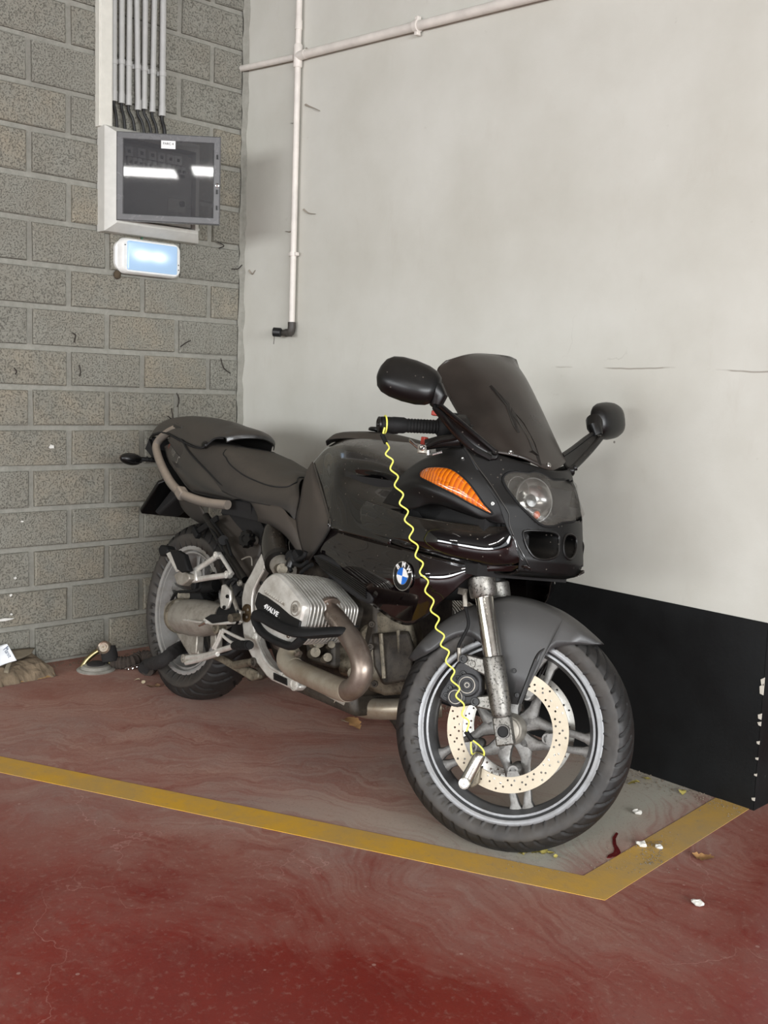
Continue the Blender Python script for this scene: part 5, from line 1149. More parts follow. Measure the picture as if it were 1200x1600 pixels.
# ------------------------------------------------------------------ rear wheel and final drive
cR = V(0, 0, .308); nR = V(0, -1, 0); uR = V(1, 0, 0)
rp2 = sym([(.219, .040), (.227, .056), (.2325, .062), (.2315, .068), (.225, .0695), (.2175, .067), (.2155, .052), (.2115, .050), (.2105, .061), (.2050, .061), (.2025, .048), (.1965, .030), (.194, .018), (.1935, .006)])
rw = part('rear_wheel', make_rim(cR, nR, uR, rp2), WHEELR, ang=50)
part('spoke', spokes(cR, nR, uR, .196, .110, -120, .017, .015, .05), SPOKE, rw, ang=40)
part('hub', MB().lathe([(.02, -.09), (.07, -.08), (.075, -.02), (.07, .03), (.05, .06), (.02, .065)], cR, nR, 36, cap=True), SPOKE, rw)
def squash(q, w, n):
    wz = (BO + bx * q.x + by * q.y + bz * q.z).z
    if wz < .055:
        t = 1 - max(0, wz + .015) / .07; q = q + n * math.copysign(.018 * t * min(1, abs(w) / .05), w)
    if wz < .001: q = q + BM @ Vector((0, 0, .001 - wz))
    return q
rprof = [(.058, .226), (.068, .234), (.077, .250), (.0815, .264), (.081, .272), (.0795, .2745), (.079, .2755), (.073, .288), (.060, .302), (.042, .3125), (.022, .3185), (0, .3205)]
rprof = rprof + [(-w, r) for w, r in reversed(rprof[:-1])]
ty2 = part('tyre', tyre(cR, nR, uR, rprof, 840, 64, tread(.080, 40, .006, 18, .10, wd=.12), .006, .2746, squash), TYRE, rw, ang=60); tyre_attr(ty2)
part('tyre_lettering', arc_text('MICHELIN', .249, -172, 6.4, .024, .0780, cR, nR, uR), RUBL, rw, ang=0)
part('brake_disc', MB().lathe([(.10, .0), (.138, 0), (.138, .005), (.10, .005)], cR + V(0, .075, 0), nR, 60, closed=True), DISCB, rw)
fd = part('final_drive', MB().tube([P(279, 962, -.125), P(281, 962, -.125), P(290, 963.5, -.132), P(303, 965, -.138), P(318, 966, -.14), P(332, 966, -.14), P(344, 965, -.14), P(352, 963, -.14)], [.040, .055, .060, .0635, .0625, .056, .046, .040], 30), ALUD)
part('drive_flange', MB().tube([P(282, 962, -.128), P(285, 962.5, -.130)], .0625, 32), ENG, fd)
part('drive_ridge', tb_([P(286, 968, -.197), P(312, 972, -.207), P(338, 972, -.19)], .004, 8), ALU, fd)
part('hub_housing', MB().prism([P(a, b, -.165) for a, b in ((253, 952), (258, 941), (266, 937), (284, 938), (284, 978), (280, 980), (262, 973), (254, 966))], V(0, .10, 0)), ALUD, fd, bevel=.012)
part('hub_recess', MB().prism([P(a, b, -.1665) for a, b in ((263, 949), (281, 952), (281, 967), (264, 962))], V(0, .008, 0)), ALU, fd, bevel=.003)
part('oil_plug', MB().lathe([(.021, 0), (.021, .006), (.014, .008), (.0135, .004), (.007, .004), (.0002, .004)], P(280, 963, -.182), V(0, -1, 0), 26), m_metal('plug_brass', (150, 128, 92), .4, (70, 54, 36), .6), fd)
part('swing_arm', MB().tube([P(350, 962, -.14), P(372, 958, -.13), P(388, 955, -.12)], [.036, .034, .036], 22), RUB, fd)
part('torque_arm', MB().prism([P(a, b, -.115) for a, b in ((268, 978), (292, 990), (305, 1000), (310, 1024), (296, 1026), (286, 1010))], V(0, .02, 0)), ALUD, fd, bevel=.006)
part('drive_leg', MB().prism([P(a, b, -.12) for a, b in ((294, 988), (308, 990), (306, 1022), (298, 1022))], V(0, .03, 0)), ALUD, fd, bevel=.004); part('drive_leg', MB().prism([P(a, b, -.12) for a, b in ((328, 990), (337, 990), (336, 1014), (328, 1012))], V(0, .03, 0)), ALUD, fd, bevel=.004)
part('shock_body', MB().tube([P(318, 930, -.06), P(345, 905, -.05)], .032, 20), DARK); 
for k in range(6): part('spring_coil', MB().tube([P(316 + 5 * k, 932 - 4.6 * k, -.062), P(318 + 5 * k, 930 - 4.6 * k, -.06)], .04, 18), SATIN)
cal2 = part('rear_caliper', MB().prism([P(a, b, -.10) for a, b in ((272, 930), (292, 924), (312, 926), (318, 940), (300, 944), (276, 940))], V(0, .05, 0)), DARK, bevel=.006)
part('caliper_cap', MB().cyl(P(287, 931, -.10), P(287, 931, -.12), .022, 22), ENG, cal2); part('caliper_pipe', tb_([P(268, 938, -.12), P(276, 926, -.13), P(296, 924, -.14), P(312, 920, -.14), P(316, 905, -.13)], .0055, 10), RUB, cal2)
part('caliper_plug', MB().box(P(306, 915, -.13), (.03, .025, .03)), RUB, cal2, bevel=.004); part('caliper_plug', MB().tube([P(318, 918, -.12), P(338, 914, -.11)], .022, 16), RUB, cal2)
# ------------------------------------------------------------------ things on the walls
BOXM = plain('pale_grey_box_plastic', (196, 195, 188), .45, var=.06); SMOKF = plain('smoked_door_frame', (92, 92, 93), .25, var=.05)
PVC = plain('grey_conduit_pvc', (168, 168, 165), .45, var=.05); TRK = plain('white_trunking', (206, 204, 194), .5, var=.05); BLKC = plain('black_cable_sheath', (26, 26, 26), .5)
def thing(name, base, label, cat, group=None): return empty(name, base, label=label, cat=cat, group=group)
def tpart(name, mb, m, par, label=None, **k):
    b = par.location.copy(); q = par
    while q.parent: q = q.parent; b = b + q.location
    mb.v = [v - b for v in mb.v]; return obj(name, mb, m, par, label, **k)
d0 = V(0, -.47, 1.70)
db = thing('distribution_box', d0, 'pale grey electrical box with an open smoked door on the block wall', 'electrical box')
def rect(x, y0, y1, z0, z1): return [V(x, y0, z0), V(x, y1, z0), V(x, y1, z1), V(x, y0, z1)]
mb = MB().grid([rect(.0, -.686, -.262, 1.697, 2.092), rect(.058, -.686, -.262, 1.697, 2.092), rect(.070, -.680, -.268, 1.703, 2.086), rect(.100, -.655, -.290, 1.728, 2.064), rect(.100, -.640, -.303, 1.742, 2.050), rect(.045, -.636, -.307, 1.746, 2.046)], False, True); mb.f.append((20, 21, 22, 23))
body = tpart('box_body', mb, BOXM, db, ang=25)
tpart('face_plate', MB().box((.075, -.47, 1.89), (.006, .322, .28)), plain('breaker_plate', (176, 176, 172), .5), db, bevel=.004)
for i, (a, b) in enumerate([(201, 236.5), (221, 239.5), (238, 243), (252, 246), (266, 249), (278, 251)]):
    p = WL(a, b, .079); s_ = tpart('socket_module', MB().box(p, (.008, .034, .036)), WHITE, db, bevel=.002); tpart('socket_slot', MB().box(p + V(.0045, 0, 0), (.002, .012, .012)), BLACKE, db)
a, b = WL(197, 254, .080), WL(288, 268, .080)
a.z = b.z = (a.z + b.z) / 2; tpart('breaker_rail', MB().box((a + b) / 2, (.012, (b - a).length, .044)), BLACKE, db, bevel=.002)
for k in range(12):
    p = a.lerp(b, (k + .5) / 12); br = tpart('breaker', MB().box(p + V(.008, 0, .004), (.01, .017, .030)), WHITE if k % 3 else BOXM, db, bevel=.0015); tpart('breaker_toggle', MB().box(p + V(.016, 0, -.002), (.010, .007, .010)), BLACKE, db)
p = WL(276, 321, .079); tpart('blank_cover', MB().box(p, (.006, .085, .055)), BOXM, db, bevel=.004); tpart('key_switch', MB().lathe([(.012, 0), (.012, .006), (.0002, .007)], WL(284, 319, .082), VX, 18), BLACKE, db)
for a, b in ((309, 359), (308, 236)): tpart('plate_screw', MB().lathe([(.007, 0), (.0065, .003), (.003, .003), (.0002, .001)], WL(a, b, .09), VX, 14), STEEL, db)
# door, swung open about its left edge
hg = V(.103, -.660, 0); dd = V(.24, .313, 0).normalized(); dn = V(dd.y, -dd.x, 0); Wd, z0, z1 = .394, 1.736, 2.067
dq = lambda a, z, h=0.0: V(hg.x, hg.y, z) + dd * a + dn * h
rr = lambda i, h: [dq(i, z0 + i, h), dq(Wd - i, z0 + i, h), dq(Wd - i, z1 - i, h), dq(i, z1 - i, h)]
mb = MB().grid([rr(.0, -.022), rr(.0, -.004), rr(.004, 0), rr(.024, 0), rr(.027, -.004), rr(.027, -.010), rr(.006, -.010), rr(.006, -.022)], True, True)
door = tpart('smoked_door', mb, SMOKF, db, 'smoked grey door standing ajar', ang=30)
SG = NT('smoked_door_glass'); SG.set(Base_Color=srgb(58, 59, 62), Roughness=.03, Alpha=.62); SG.b.inputs['Specular IOR Level'].default_value = .9
tpart('door_pane', MB().prism([dq(.025, z0 + .025, -.008), dq(Wd - .025, z0 + .025, -.008), dq(Wd - .025, z1 - .025, -.008), dq(.025, z1 - .025, -.008)], dn * .004), SG.m, door)
tpart('door_lock', MB().lathe([(.008, 0), (.0075, .004), (.004, .005), (.0002, .003)], dq(Wd - .011, 1.885, 0), dn, 18), STEEL, door)
for z in (1.80, 1.86, 1.99): tpart('door_clip', MB().box(dq(Wd - .012, z, .0005), (.006, .010, .016), Matrix((dd, dn, VZ)).transposed()), SATIN, door)
st_ = tpart('label_sticker', MB().prism([dq(.168, 2.012, -.003), dq(.222, 2.012, -.003), dq(.222, 2.046, -.003), dq(.168, 2.046, -.003)], dn * .0012), WHITE, door, 'white sticker with small print')
me = text_mesh('PARC 4', .0125, .0002); mb = mesh_mb(me, frame(dq(.195, 2.030, -.0012), dd, VZ, dn)); bpy.data.meshes.remove(me); tpart('sticker_print', mb, SATIN, door, ang=0)
# trunking and the seven conduits
tr_ = thing('cable_trunking', V(.0, -.665, 2.09), 'tall white plastic trunking running up from the electrical box', 'cable trunking')
tpart('trunking_body', MB().box((.018, -.668, 2.64), (.036, .056, 1.10)), TRK, tr_, bevel=.002); tpart('trunking_lid', MB().box((.037, -.668, 2.64), (.006, .046, 1.10)), TRK, tr_, bevel=.0015)
cx = [(535, 470), (570, 480), (603, 490), (647, 512), (676, 508), (714, 522), (760, 540)]; tops = [535, 571, 607, 641, 681, 724, 765]; clips = [290, 291, 300, 315, 323, 337, 348]
order = ['first', 'second', 'third', 'fourth', 'fifth', 'sixth', 'seventh']
for i in range(7):
    a = WL(cx[i][0] / 3, cx[i][1] / 3, .022); t = WL(tops[i] / 3, 0, .022); t = t + (t - a) * .9; c = a.lerp(t, 0); r = .0112 if i < 6 else .0128
    lab = f'{order[i]} grey conduit pipe from the white trunking' if i < 6 else 'last and longest grey conduit pipe, farthest from the trunking'
    cp = thing('conduit_pipe', a, lab, 'conduit', 'grey conduits above the electrical box'); 
    tpart('pipe', MB().cyl(a, t, r, 20), PVC, cp); tpart('end_sleeve', MB().cyl(a + V(0, 0, -.004), a + V(0, 0, .034), r * 1.14, 20), PVC, cp)
    q = WL(0, 0, 0); f = (WL(clips[i] / 3 * 0 + cx[i][0] / 3, clips[i] / 3, .022).z - a.z) / (t.z - a.z); k = a.lerp(t, f)
    tpart('pipe_clip', MB().lathe([(r * 1.0, -.009), (r * 1.22, -.009), (r * 1.22, .009), (r * 1.0, .009)], k, VZ, 18, closed=True), PVC, cp); tpart('clip_foot', MB().box(k + V(-.014, -.004, 0), (.016, .030, .018)), PVC, cp, bevel=.002)
    e = WL(cx[i][0] / 3 + [4, 5, 10, 10, 12, 8, 4][i], [192, 194, 198, 203, 205, 207, 209][i], .03); e.z = min(e.z, 2.10)
    cb = obj('cable', MB().tube(spl([a + V(0, 0, .02), a + V(0, 0, -.02), a.lerp(e, .6) + V(.004, 0, 0), e + V(.004, .002, -.03)], 5), .0058 if i < 6 else .0075, 10), BLKC, None, f'black cable hanging from the {order[i]} grey conduit into the box' if i < 6 else 'black cable hanging from the longest grey conduit into the box', 'cable', 'black cables entering the electrical box')
# emergency light
lb = thing('emergency_light', V(0, -.476, 1.546), 'lit white emergency light with two bright spots under the electrical box', 'emergency light')
def rrect(x, y0, y1, z0, z1, r, n=6):
    o = []
    for cy, cz, a0 in ((y1 - r, z1 - r, 0), (y0 + r, z1 - r, 90), (y0 + r, z0 + r, 180), (y1 - r, z0 + r, 270)):
        for k in range(n + 1): a = math.radians(a0 + 90 * k / n); o.append(V(x, cy + r * math.cos(a), cz + r * math.sin(a)))
    return o
LW = plain('lamp_housing_white', (226, 226, 222), .4, var=.05)
R_ = [rrect(0, -.618, -.332, 1.556, 1.676, .035), rrect(.018, -.618, -.332, 1.556, 1.676, .035), rrect(.020, -.610, -.336, 1.546, 1.686, .03), rrect(.046, -.606, -.340, 1.548, 1.684, .03), rrect(.054, -.600, -.346, 1.554, 1.678, .026)]
mb = MB().grid(R_, False, True); L = len(R_[0]); mb.f.append(tuple(4 * L + i for i in range(L))); tpart('lamp_housing', fix(mb, VX), LW, lb, ang=40)
def m_diff():
    t = NT('lit_diffuser'); sp = t.n('ShaderNodeSeparateXYZ'); t.l(t.co(), sp.inputs[0]); 
    def blob(y0): 
        a = t.math('DIVIDE', t.math('SUBTRACT', sp.outputs[1], y0), .040); b = t.math('DIVIDE', t.math('SUBTRACT', sp.outputs[2], .075), .022)
        d = t.math('ADD', t.math('MULTIPLY', a, a), t.math('MULTIPLY', b, b)); return t.math('POWER', 2.718, t.math('MULTIPLY', d, -1.0))
    g = t.math('ADD', blob(-.047), blob(.030), True)
    t.set(Base_Color=srgb(140, 165, 190), Roughness=.3, Emission_Color=t.mix(g, srgb(170, 205, 240), (1, 1, 1, 1))); t.l(t.rng(g, 0, 1, .40, 1.2), t.b.inputs['Emission Strength']); return t.m
R2 = [rrect(.050, -.585, -.362, 1.560, 1.672, .006, 3), rrect(.060, -.585, -.362, 1.560, 1.672, .006, 3), rrect(.062, -.582, -.365, 1.563, 1.669, .006, 3)]
mb = MB().grid(R2, False, True); L = len(R2[0]); mb.f.append(tuple(2 * L + i for i in range(L))); tpart('diffuser', fix(mb, VX), m_diff(), lb, 'glowing bluish diffuser', ang=30)
for y, z in ((-.594, 1.655), (-.352, 1.60), (-.352, 1.58)): tpart('housing_pin', MB().cyl(V(.053, y, z), V(.0555, y, z), .0025, 8), SATIN, lb)
tpart('feed_wire', MB().tube(spl([V(.012, -.50, 1.70), V(.02, -.50, 1.693), V(.012, -.502, 1.68)], 4), .004, 8), plain('green_wire', (30, 92, 66), .5), lb)
tpart('mud_lump', MB().ball(V(.012, -.605, 1.54), (.012, .016, .018), 10), plain('dried_mud', (70, 60, 46), .95, var=.3, bump=.5), lb)
# white painted pipes
WP = plain('white_painted_pipe', (212, 206, 198), .5, var=.1, sc=14, bump=.3, bsc=50); BRS = plain('aged_valve', (60, 56, 52), .55, var=.3)
y_ = -.022
vp = thing('standpipe', V(.39, y_, 1.34), 'thin white painted vertical pipe ending in a dark tap', 'pipe')
zc = 2.43; k_ = lambda z: V(.392, y_, z)
tpart('pipe', MB().tube([k_(1.36), k_(2.40)], .0125, 18), WP, vp); tpart('pipe', MB().tube([k_(2.45), k_(3.2)], .0125, 18), WP, vp)
tpart('tee_fitting', MB().tube([k_(2.385), k_(2.39), k_(2.47), k_(2.475)], [.0145, .018, .018, .0145], 18), WP, vp); tpart('tee_branch', MB().tube([k_(2.428), k_(2.428) + V(.05, 0, 0)], .018, 18), WP, vp)
tpart('pipe_joint', MB().tube([k_(2.53), k_(2.565)], .0145, 18), WP, vp)
for z in (1.658,): tpart('pipe_clamp', MB().lathe([(.0125, -.008), (.0165, -.008), (.0165, .008), (.0125, .008)], k_(z), VZ, 18, closed=True), WP, vp); tpart('clamp_ear', MB().box(k_(z) + V(.018, .002, 0), (.014, .018, .014)), WP, vp, bevel=.002); tpart('clamp_ear', MB().box(k_(z) + V(-.018, .002, 0), (.014, .018, .014)), WP, vp, bevel=.002)
tpart('elbow', MB().tube(spl([k_(1.385), k_(1.36), k_(1.345) + V(-.008, 0, 0), k_(1.342) + V(-.03, -.004, 0)], 5), .0165, 16), BRS, vp)
tpart('tap_body', MB().tube([k_(1.342) + V(-.028, -.004, 0), k_(1.342) + V(-.055, -.010, 0)], [.014, .012], 14), BRS, vp)
tpart('tap_nut', MB().cyl(k_(1.342) + V(.012, -.01, -.008), k_(1.342) + V(.012, -.03, -.008), .009, 6), BRS, vp)
o = k_(1.343) + V(-.052, -.012, 0); ax_ = V(-.75, -.62, .05); tpart('tap_spout', MB().lathe([(.015, 0), (.019, .004), (.019, .034), (.016, .036), (.010, .036), (.0095, .020), (.0002, .020)], o, ax_, 22), plain('black_tap_cap', (24, 24, 25), .45), vp)
tpart('drip_strand', MB().tube([o + ax_.normalized() * .03 + V(0, 0, -.015), o + ax_.normalized() * .032 + V(0, 0, -.05)], .0014, 6), BRS, vp)
h1 = obj('supply_pipe', MB().tube([V(.004, y_, 2.457), V(.372, y_, 2.430)], .0125, 18), WP, None, 'short white painted pipe between the block wall and the standpipe', 'pipe', ang=40)
hp2 = thing('branch_pipe', V(.44, y_, 2.43), 'thicker white painted pipe sloping off to the right along the wall', 'pipe')
tpart('pipe', MB().tube([V(.43, y_, 2.428), V(2.2, y_, 2.337)], .0165, 20), WP, hp2)
c = V(1.07, y_, 2.395); tpart('pipe_clamp', MB().lathe([(.0165, -.010), (.0215, -.010), (.0215, .010), (.0165, .010)], c, V(1, 0, -.05), 20, closed=True), WP, hp2)
for s in (1, -1): tpart('clamp_ear', MB().box(c + V(0, .002, .024 * s), (.016, .018, .016)), WP, hp2, bevel=.002)
# peeling paint beside the standpipe, marks on the blocks
PEEL = plain('peeled_paint', (150, 142, 130), .8)
for a in ([(477, 163), (483, 166), (491, 169), (500, 173)], [(466, 187), (461, 192), (454, 192)], [(474, 327), (482, 333), (493, 334)], [(459, 358), (452, 362), (446, 361)], [(389, 422), (394, 428), (399, 422)], [(478, 75), (484, 80), (490, 82)]):
    pts = spl([WR(x, y, -.004) for x, y in a], 4); rows = [[p + V(0, .003, .004 * (1 - i / len(pts))), p + V(0, -.005, -.002), p + V(0, .002, -.006 * (1 - i / len(pts)))] for i, p in enumerate(pts)]
    obj('peeled_flake', MB().grid(rows), PEEL, wr, ang=60)
SPL = plain('white_splash', (214, 212, 206), .6); STR = plain('dark_strand', (44, 38, 34), .9)
rr2 = random.Random(3)
for px, py, s in [(81, 698, .012), (24, 903, .006), (6, 968, .022), (17, 930, .006), (35, 815, .006), (18, 960, .005)]:
    p = WL(px, py, .0135); mb = MB().prism([p + V(-.004, s * math.cos(a) * rr2.uniform(.6, 1.1) * (1.8 if s > .02 else 1), s * math.sin(a) * rr2.uniform(.4, 1)* (.3 if s > .02 else 1)) for a in [k * .7 for k in range(9)]], V(.0045, 0, 0)); obj('paint_splash', mb, SPL, wl, ang=0)
for a in ([(113, 520), (118, 524), (116, 535)], [(124, 570), (126, 580), (125, 588)], [(282, 542), (290, 536), (298, 532)], [(345, 560), (350, 575), (360, 583)], [(276, 614), (280, 625), (277, 636)], [(262, 650), (270, 655), (268, 638)], [(22, 575), (26, 580), (24, 585)], [(340, 378), (350, 384), (342, 388)], [(362, 420), (372, 420), (378, 414)]):
    obj('dust_strand', MB().tube(spl([WL(x, y, .013) for x, y in a], 4), .0022, 6), STR, wl)
# ------------------------------------------------------------------ security: disc lock with its coiled reminder cord, chain and ground anchor
YEL = plain('yellow_cord_plastic', (226, 224, 96), .4)
ca = P(598, 680, -.372); cb_ = PF(730, 1142, .120)
cpx = [(604, 692), (608, 700), (602.6, 710), (614, 719.5), (610, 733), (622, 744.5), (616.6, 759), (630, 772), (624.4, 787), (637.6, 798.5), (632.4, 813), (645.6, 826), (639.6, 841), (653, 853), (649, 869), (661, 880), (656, 895), (669, 908), (664.3, 924), (677.6, 938), (673, 954), (686, 966), (680.6, 981), (694, 993), (688.6, 1008), (701.5, 1018), (696.7, 1034), (710, 1048), (705, 1062), (718, 1075), (712.5, 1088), (725, 1101), (721.7, 1117), (732.5, 1127), (729, 1143)]
toW = lambda p: BO + bx * p.x + by * p.y + bz * p.z
cpts = []
for i, (a, b) in enumerate(cpx):
    t = (b - 680) / (1143 - 680); y = ca.y + (cb_.y - ca.y) * t; cpts.append(toW(P(a, b, y + (.006 if i % 2 else -.006))))
cord = thing('reminder_cord', cpts[-1], 'coiled thin yellow cord stretched from the handlebar end to the front brake disc', 'cord')
tpart('coil', MB().tube(spl(cpts, 7), .0021, 8), YEL, cord, 'coiled yellow part')
e_ = P(594, 663, -.36); r_ = P(680, 667, -.235); dg_ = (r_ - e_).normalized(); u1, w1, _ = basis(dg_)
tpart('handlebar_loop', MB().tube([toW(e_ + dg_ * .012 + (u1 * math.cos(k * math.pi / 12) + w1 * math.sin(k * math.pi / 12)) * .0218) for k in range(25)] , .0021, 8), YEL, cord)
tpart('loop_tail', MB().tube(spl([toW(P(601, 668, -.372)), toW(P(599, 675, -.374)), toW(P(598, 681, -.372))], 4), .0021, 8), YEL, cord)
tpart('sleeve', MB().tube([toW(P(597, 679, -.373)), toW(P(603, 692, -.372))], .0058, 12), RUB, cord, 'black crimp sleeve')
tpart('sleeve', MB().tube([toW(PF(728, 1143, .120)), toW(PF(738, 1157, .115))], .0062, 12), RUB, cord, 'black crimp sleeve')
tpart('lock_loop', MB().tube([toW(q) for q in spl([PF(736, 1156, .116), PF(736, 1170, .112), PF(738, 1178, .108), PF(747, 1184, .09), PF(755, 1182, .106), PF(756, 1174, .114), PF(749, 1165, .118), PF(739, 1157, .117)], 5)], .0021, 8), YEL, cord)
lkm = m_metal('disc_lock_steel', (190, 188, 180), .22, (120, 112, 100), .4, .95)
A_, B_ = toW(PF(749, 1180, .105)), toW(PF(734, 1210, .105)); dl = thing('disc_lock', toW(PF(731, 1222, .1)), 'polished steel pin lock clamped on the front brake disc', 'disc lock')
ax2 = (B_ - A_).normalized(); L2 = (B_ - A_).length
tpart('lock_body', MB().tube([A_ - ax2 * .010, A_ - ax2 * .008, A_ - ax2 * .003, A_ + ax2 * .006, B_, B_ + ax2 * .018, B_ + ax2 * .020], [.006, .010, .0142, .0158, .0158, .0158, .013], 28), lkm, dl)
o = toW(PF(729.5, 1222, .092)); tpart('lock_cylinder', MB().lathe([(.0135, -.020), (.0145, .030), (.0135, .033), (.0105, .0335), (.010, .0325), (.006, .0325), (.0055, .0335), (.0028, .0335), (.0025, .028), (.0002, .028)], o, nW, 30), lkm, dl)
tpart('lock_jaw', MB().prism([toW(PF(a, b, .060)) for a, b in ((738, 1200), (756, 1196), (752, 1222), (742, 1229), (732, 1226))], nW * .038), ENG, dl, bevel=.003)
SLV = plain('black_fabric_sleeve', (30, 28, 27), .92, var=.35, sc=60, bump=.6, bsc=90); SLB = plain('brown_dusty_sleeve', (56, 48, 42), .95, var=.35, sc=50, bump=.6, bsc=80)
def wrinkled(pts, r, n, m, seed, amt=.12):
    rr_ = random.Random(seed); p = spl(pts, 10); mb = MB().tube(p, r, n)
    for i, v in enumerate(mb.v):
        c = p[min(len(p) - 1, i // n)]; f = 1 + amt * noise.noise(v * 60 + Vector((seed, 0, 0))) + amt * .8 * math.sin(i // n * 1.9 + seed); mb.v[i] = c + (v - c) * f
    return mb
def up(p, z): return Vector((p.x, p.y, p.z + z))
c1, c2 = F(226, 1056), loc(F(226, 1056))
inner = toW(P(279, 1012, -.10)); 
ch = thing('chain_lock', F(226, 1056), 'fabric sleeved chain threaded through the rear wheel', 'chain lock')
tpart('chain_sleeve', wrinkled([up(F(224, 1056), .026), up(F(232, 1054), .040), toW(P(252, 1033, -.155)), toW(P(270, 1019, -.12)), toW(P(284, 1012, -.03)), toW(P(300, 1015, .06))], .0225, 18, SLV, 3), SLV, ch, 'black crinkled sleeve')
tpart('chain_sleeve', wrinkled([up(F(176, 1044), .026), up(F(190, 1045), .024), up(F(206, 1044), .026), up(F(220, 1040), .034), up(F(234, 1043), .040), up(F(238, 1050), .026), up(F(230, 1056), .024)], .0245, 18, SLB, 8), SLB, ch, 'dusty brown sleeve')
for a, b in ((200, 1049), (206, 1048), (212, 1046), (218, 1044), (223, 1041)):
    p = up(F(a, b), .012); tpart('chain_link', MB().tube(spl([p + V(.0, -.012, 0), p + V(.006, 0, .006), p + V(0, .012, 0), p + V(-.006, 0, -.006)], 5, True) + [p + V(.0, -.012, 0)], .0032, 8), STEEL, ch)
ga = thing('ground_anchor', F(150, 1048), 'round steel ground anchor with a brass hoop bolted by the block wall', 'ground anchor')
g0 = F(150, 1047); tpart('base_plate', MB().lathe([(.072, 0), (.074, .004), (.066, .010), (.058, .010), (.050, .020), (.030, .024), (.0002, .024)], g0, VZ, 36), m_metal('anchor_steel', (186, 184, 176), .4, (120, 112, 98), .5, .5), ga)
tpart('anchor_core', MB().lathe([(.036, .018), (.034, .028), (.02, .034), (.0002, .034)], g0, VZ, 28), SLV, ga)
tpart('anchor_hoop', MB().tube(spl([up(F(128, 1045), .006), up(F(136, 1044), .034), up(F(150, 1043), .062), up(F(166, 1042), .078), up(F(172, 1043), .06), up(F(172, 1045), .02)], 6), .0105, 14), m_metal('brass_hoop', (168, 156, 116), .35, (90, 76, 50), .5), ga)
pk = thing('padlock', up(F(168, 1046), .02), 'dark round padlock with a worn brass face on the ground anchor', 'padlock')
tpart('padlock_body', MB().tube([up(F(172, 1046), .03), up(F(171, 1045), .055), up(F(169, 1044), .088)], [.030, .032, .028], 24), SLV, pk, ang=60)
fc = up(F(166, 1044), .078); fd_ = V(.62, -.7, .45); tpart('padlock_face', MB().lathe([(.026, 0), (.026, .030), (.022, .034), (.018, .031), (.012, .031), (.011, .034), (.004, .034), (.0002, .030)], fc, fd_, 28), m_metal('worn_lock_face', (190, 180, 164), .4, (150, 96, 74), .7), pk)
tpart('padlock_shell', MB().ball(up(F(160, 1044), .082), (.020, .022, .020), 14), m_metal('rust_pink_shell', (170, 130, 116), .5, (90, 60, 50), .7, .5), pk)
# ------------------------------------------------------------------ litter
ROT = plain('rotted_board', (112, 98, 80), .95, var=.35, sc=26, bump=.9, bsc=70); ROT2 = plain('rotted_strip', (128, 118, 100), .9, var=.2, sc=12, bump=.5)
lt = thing('rotted_board', F(30, 1066), 'rotten grey brown sheet of board lying on the floor by the block wall', 'board')
f0, f1, b0, b1 = F(-60, 1086), F(92, 1056), F(-60, 1046), F(62, 1041)
rows = []
for i in range(29):
    row = []
    for j in range(15):
        u, v = i / 28, j / 14; p = f0.lerp(f1, u).lerp(b0.lerp(b1, u), v); h = .050 * min(1, v * 5) ** .6 * min(1, (1 - u) * 5 + .15) ** .7 + .016 * v
        nz = noise.noise(p * 22) * .012 + noise.noise(p * 60) * .005; p.z = max(.001, h + nz) if 0 < i < 28 and 0 < j else .001
        if j == 0 or i == 28: p += V(noise.noise(V(u * 22, v * 20, 1)) * .012, noise.noise(V(v * 20, u * 22, 5)) * .012, 0)
        row.append(p)
    rows.append(row)
tpart('board_sheet', fix(MB().grid(rows), VZ), ROT, lt, ang=0)
q = lambda a, b, z: up(F(a, b), z)
tpart('torn_strip', MB().patch([[q(19, 1048, .06), q(25, 1048, .062)], [q(14, 1058, .066), q(20, 1059, .066)], [q(6, 1070, .045), q(13, 1071, .045)]], 4, 4), ROT2, lt, solid=.004)
tpart('torn_strip', MB().patch([[q(-40, 1053, .075), q(0, 1052, .082), q(30, 1048, .082), q(54, 1043, .075)], [q(-40, 1062, .060), q(0, 1061, .064), q(30, 1056, .064), q(48, 1049, .066)]], 4, 5), ROT2, lt, solid=.005)
tpart('edge_fibres', MB().grid([[q(-60, 1084, .004), q(-60, 1078, .03)], [q(0, 1073, .003), q(0, 1068, .03)], [q(40, 1066, .003), q(40, 1061, .032)], [q(84, 1058, .002), q(82, 1054, .024)]]), plain('frayed_edge', (150, 118, 78), .95, var=.4, sc=90, bump=.9, bsc=200), lt)
pa = thing('curled_paper', q(10, 1044, .07), 'curled white sheet of paper with print standing on the rotten board', 'paper')
PAP = plain('white_paper', (226, 229, 232), .7, var=.03); PP = lambda a, b, x=.085: WL(a, b, x)
pr = [[PP(-34, 1024, .10), PP(-12, 1013, .085), PP(2, 1008, .085), PP(11, 1006, .105)], [PP(-32, 1036, .13), PP(-10, 1028, .12), PP(8, 1022, .12), PP(19, 1019, .13)], [PP(-30, 1050, .14), PP(-6, 1043, .13), PP(12, 1036, .135), PP(26, 1032, .15)]]
ps_ = fix(MB().patch(pr, 5, 5), VX); tpt = tree(ps_); sheet = MB(); sheet.v = list(ps_.v); sheet.f = list(ps_.f)
tpart('sheet', ps_, PAP, pa, solid=.0008, ang=60)
a, b = PP(6.5, 1010, .115), PP(16, 1027, .135); x = (b - a).normalized(); n = V(.9, -.3, .3).normalized(); n = (n - x * n.dot(x)).normalized(); yv = n.cross(x)
me = text_mesh('Planit', .021, .0002, align='LEFT'); mb = mesh_mb(me, frame(a, x, yv, n)); bpy.data.meshes.remove(me)
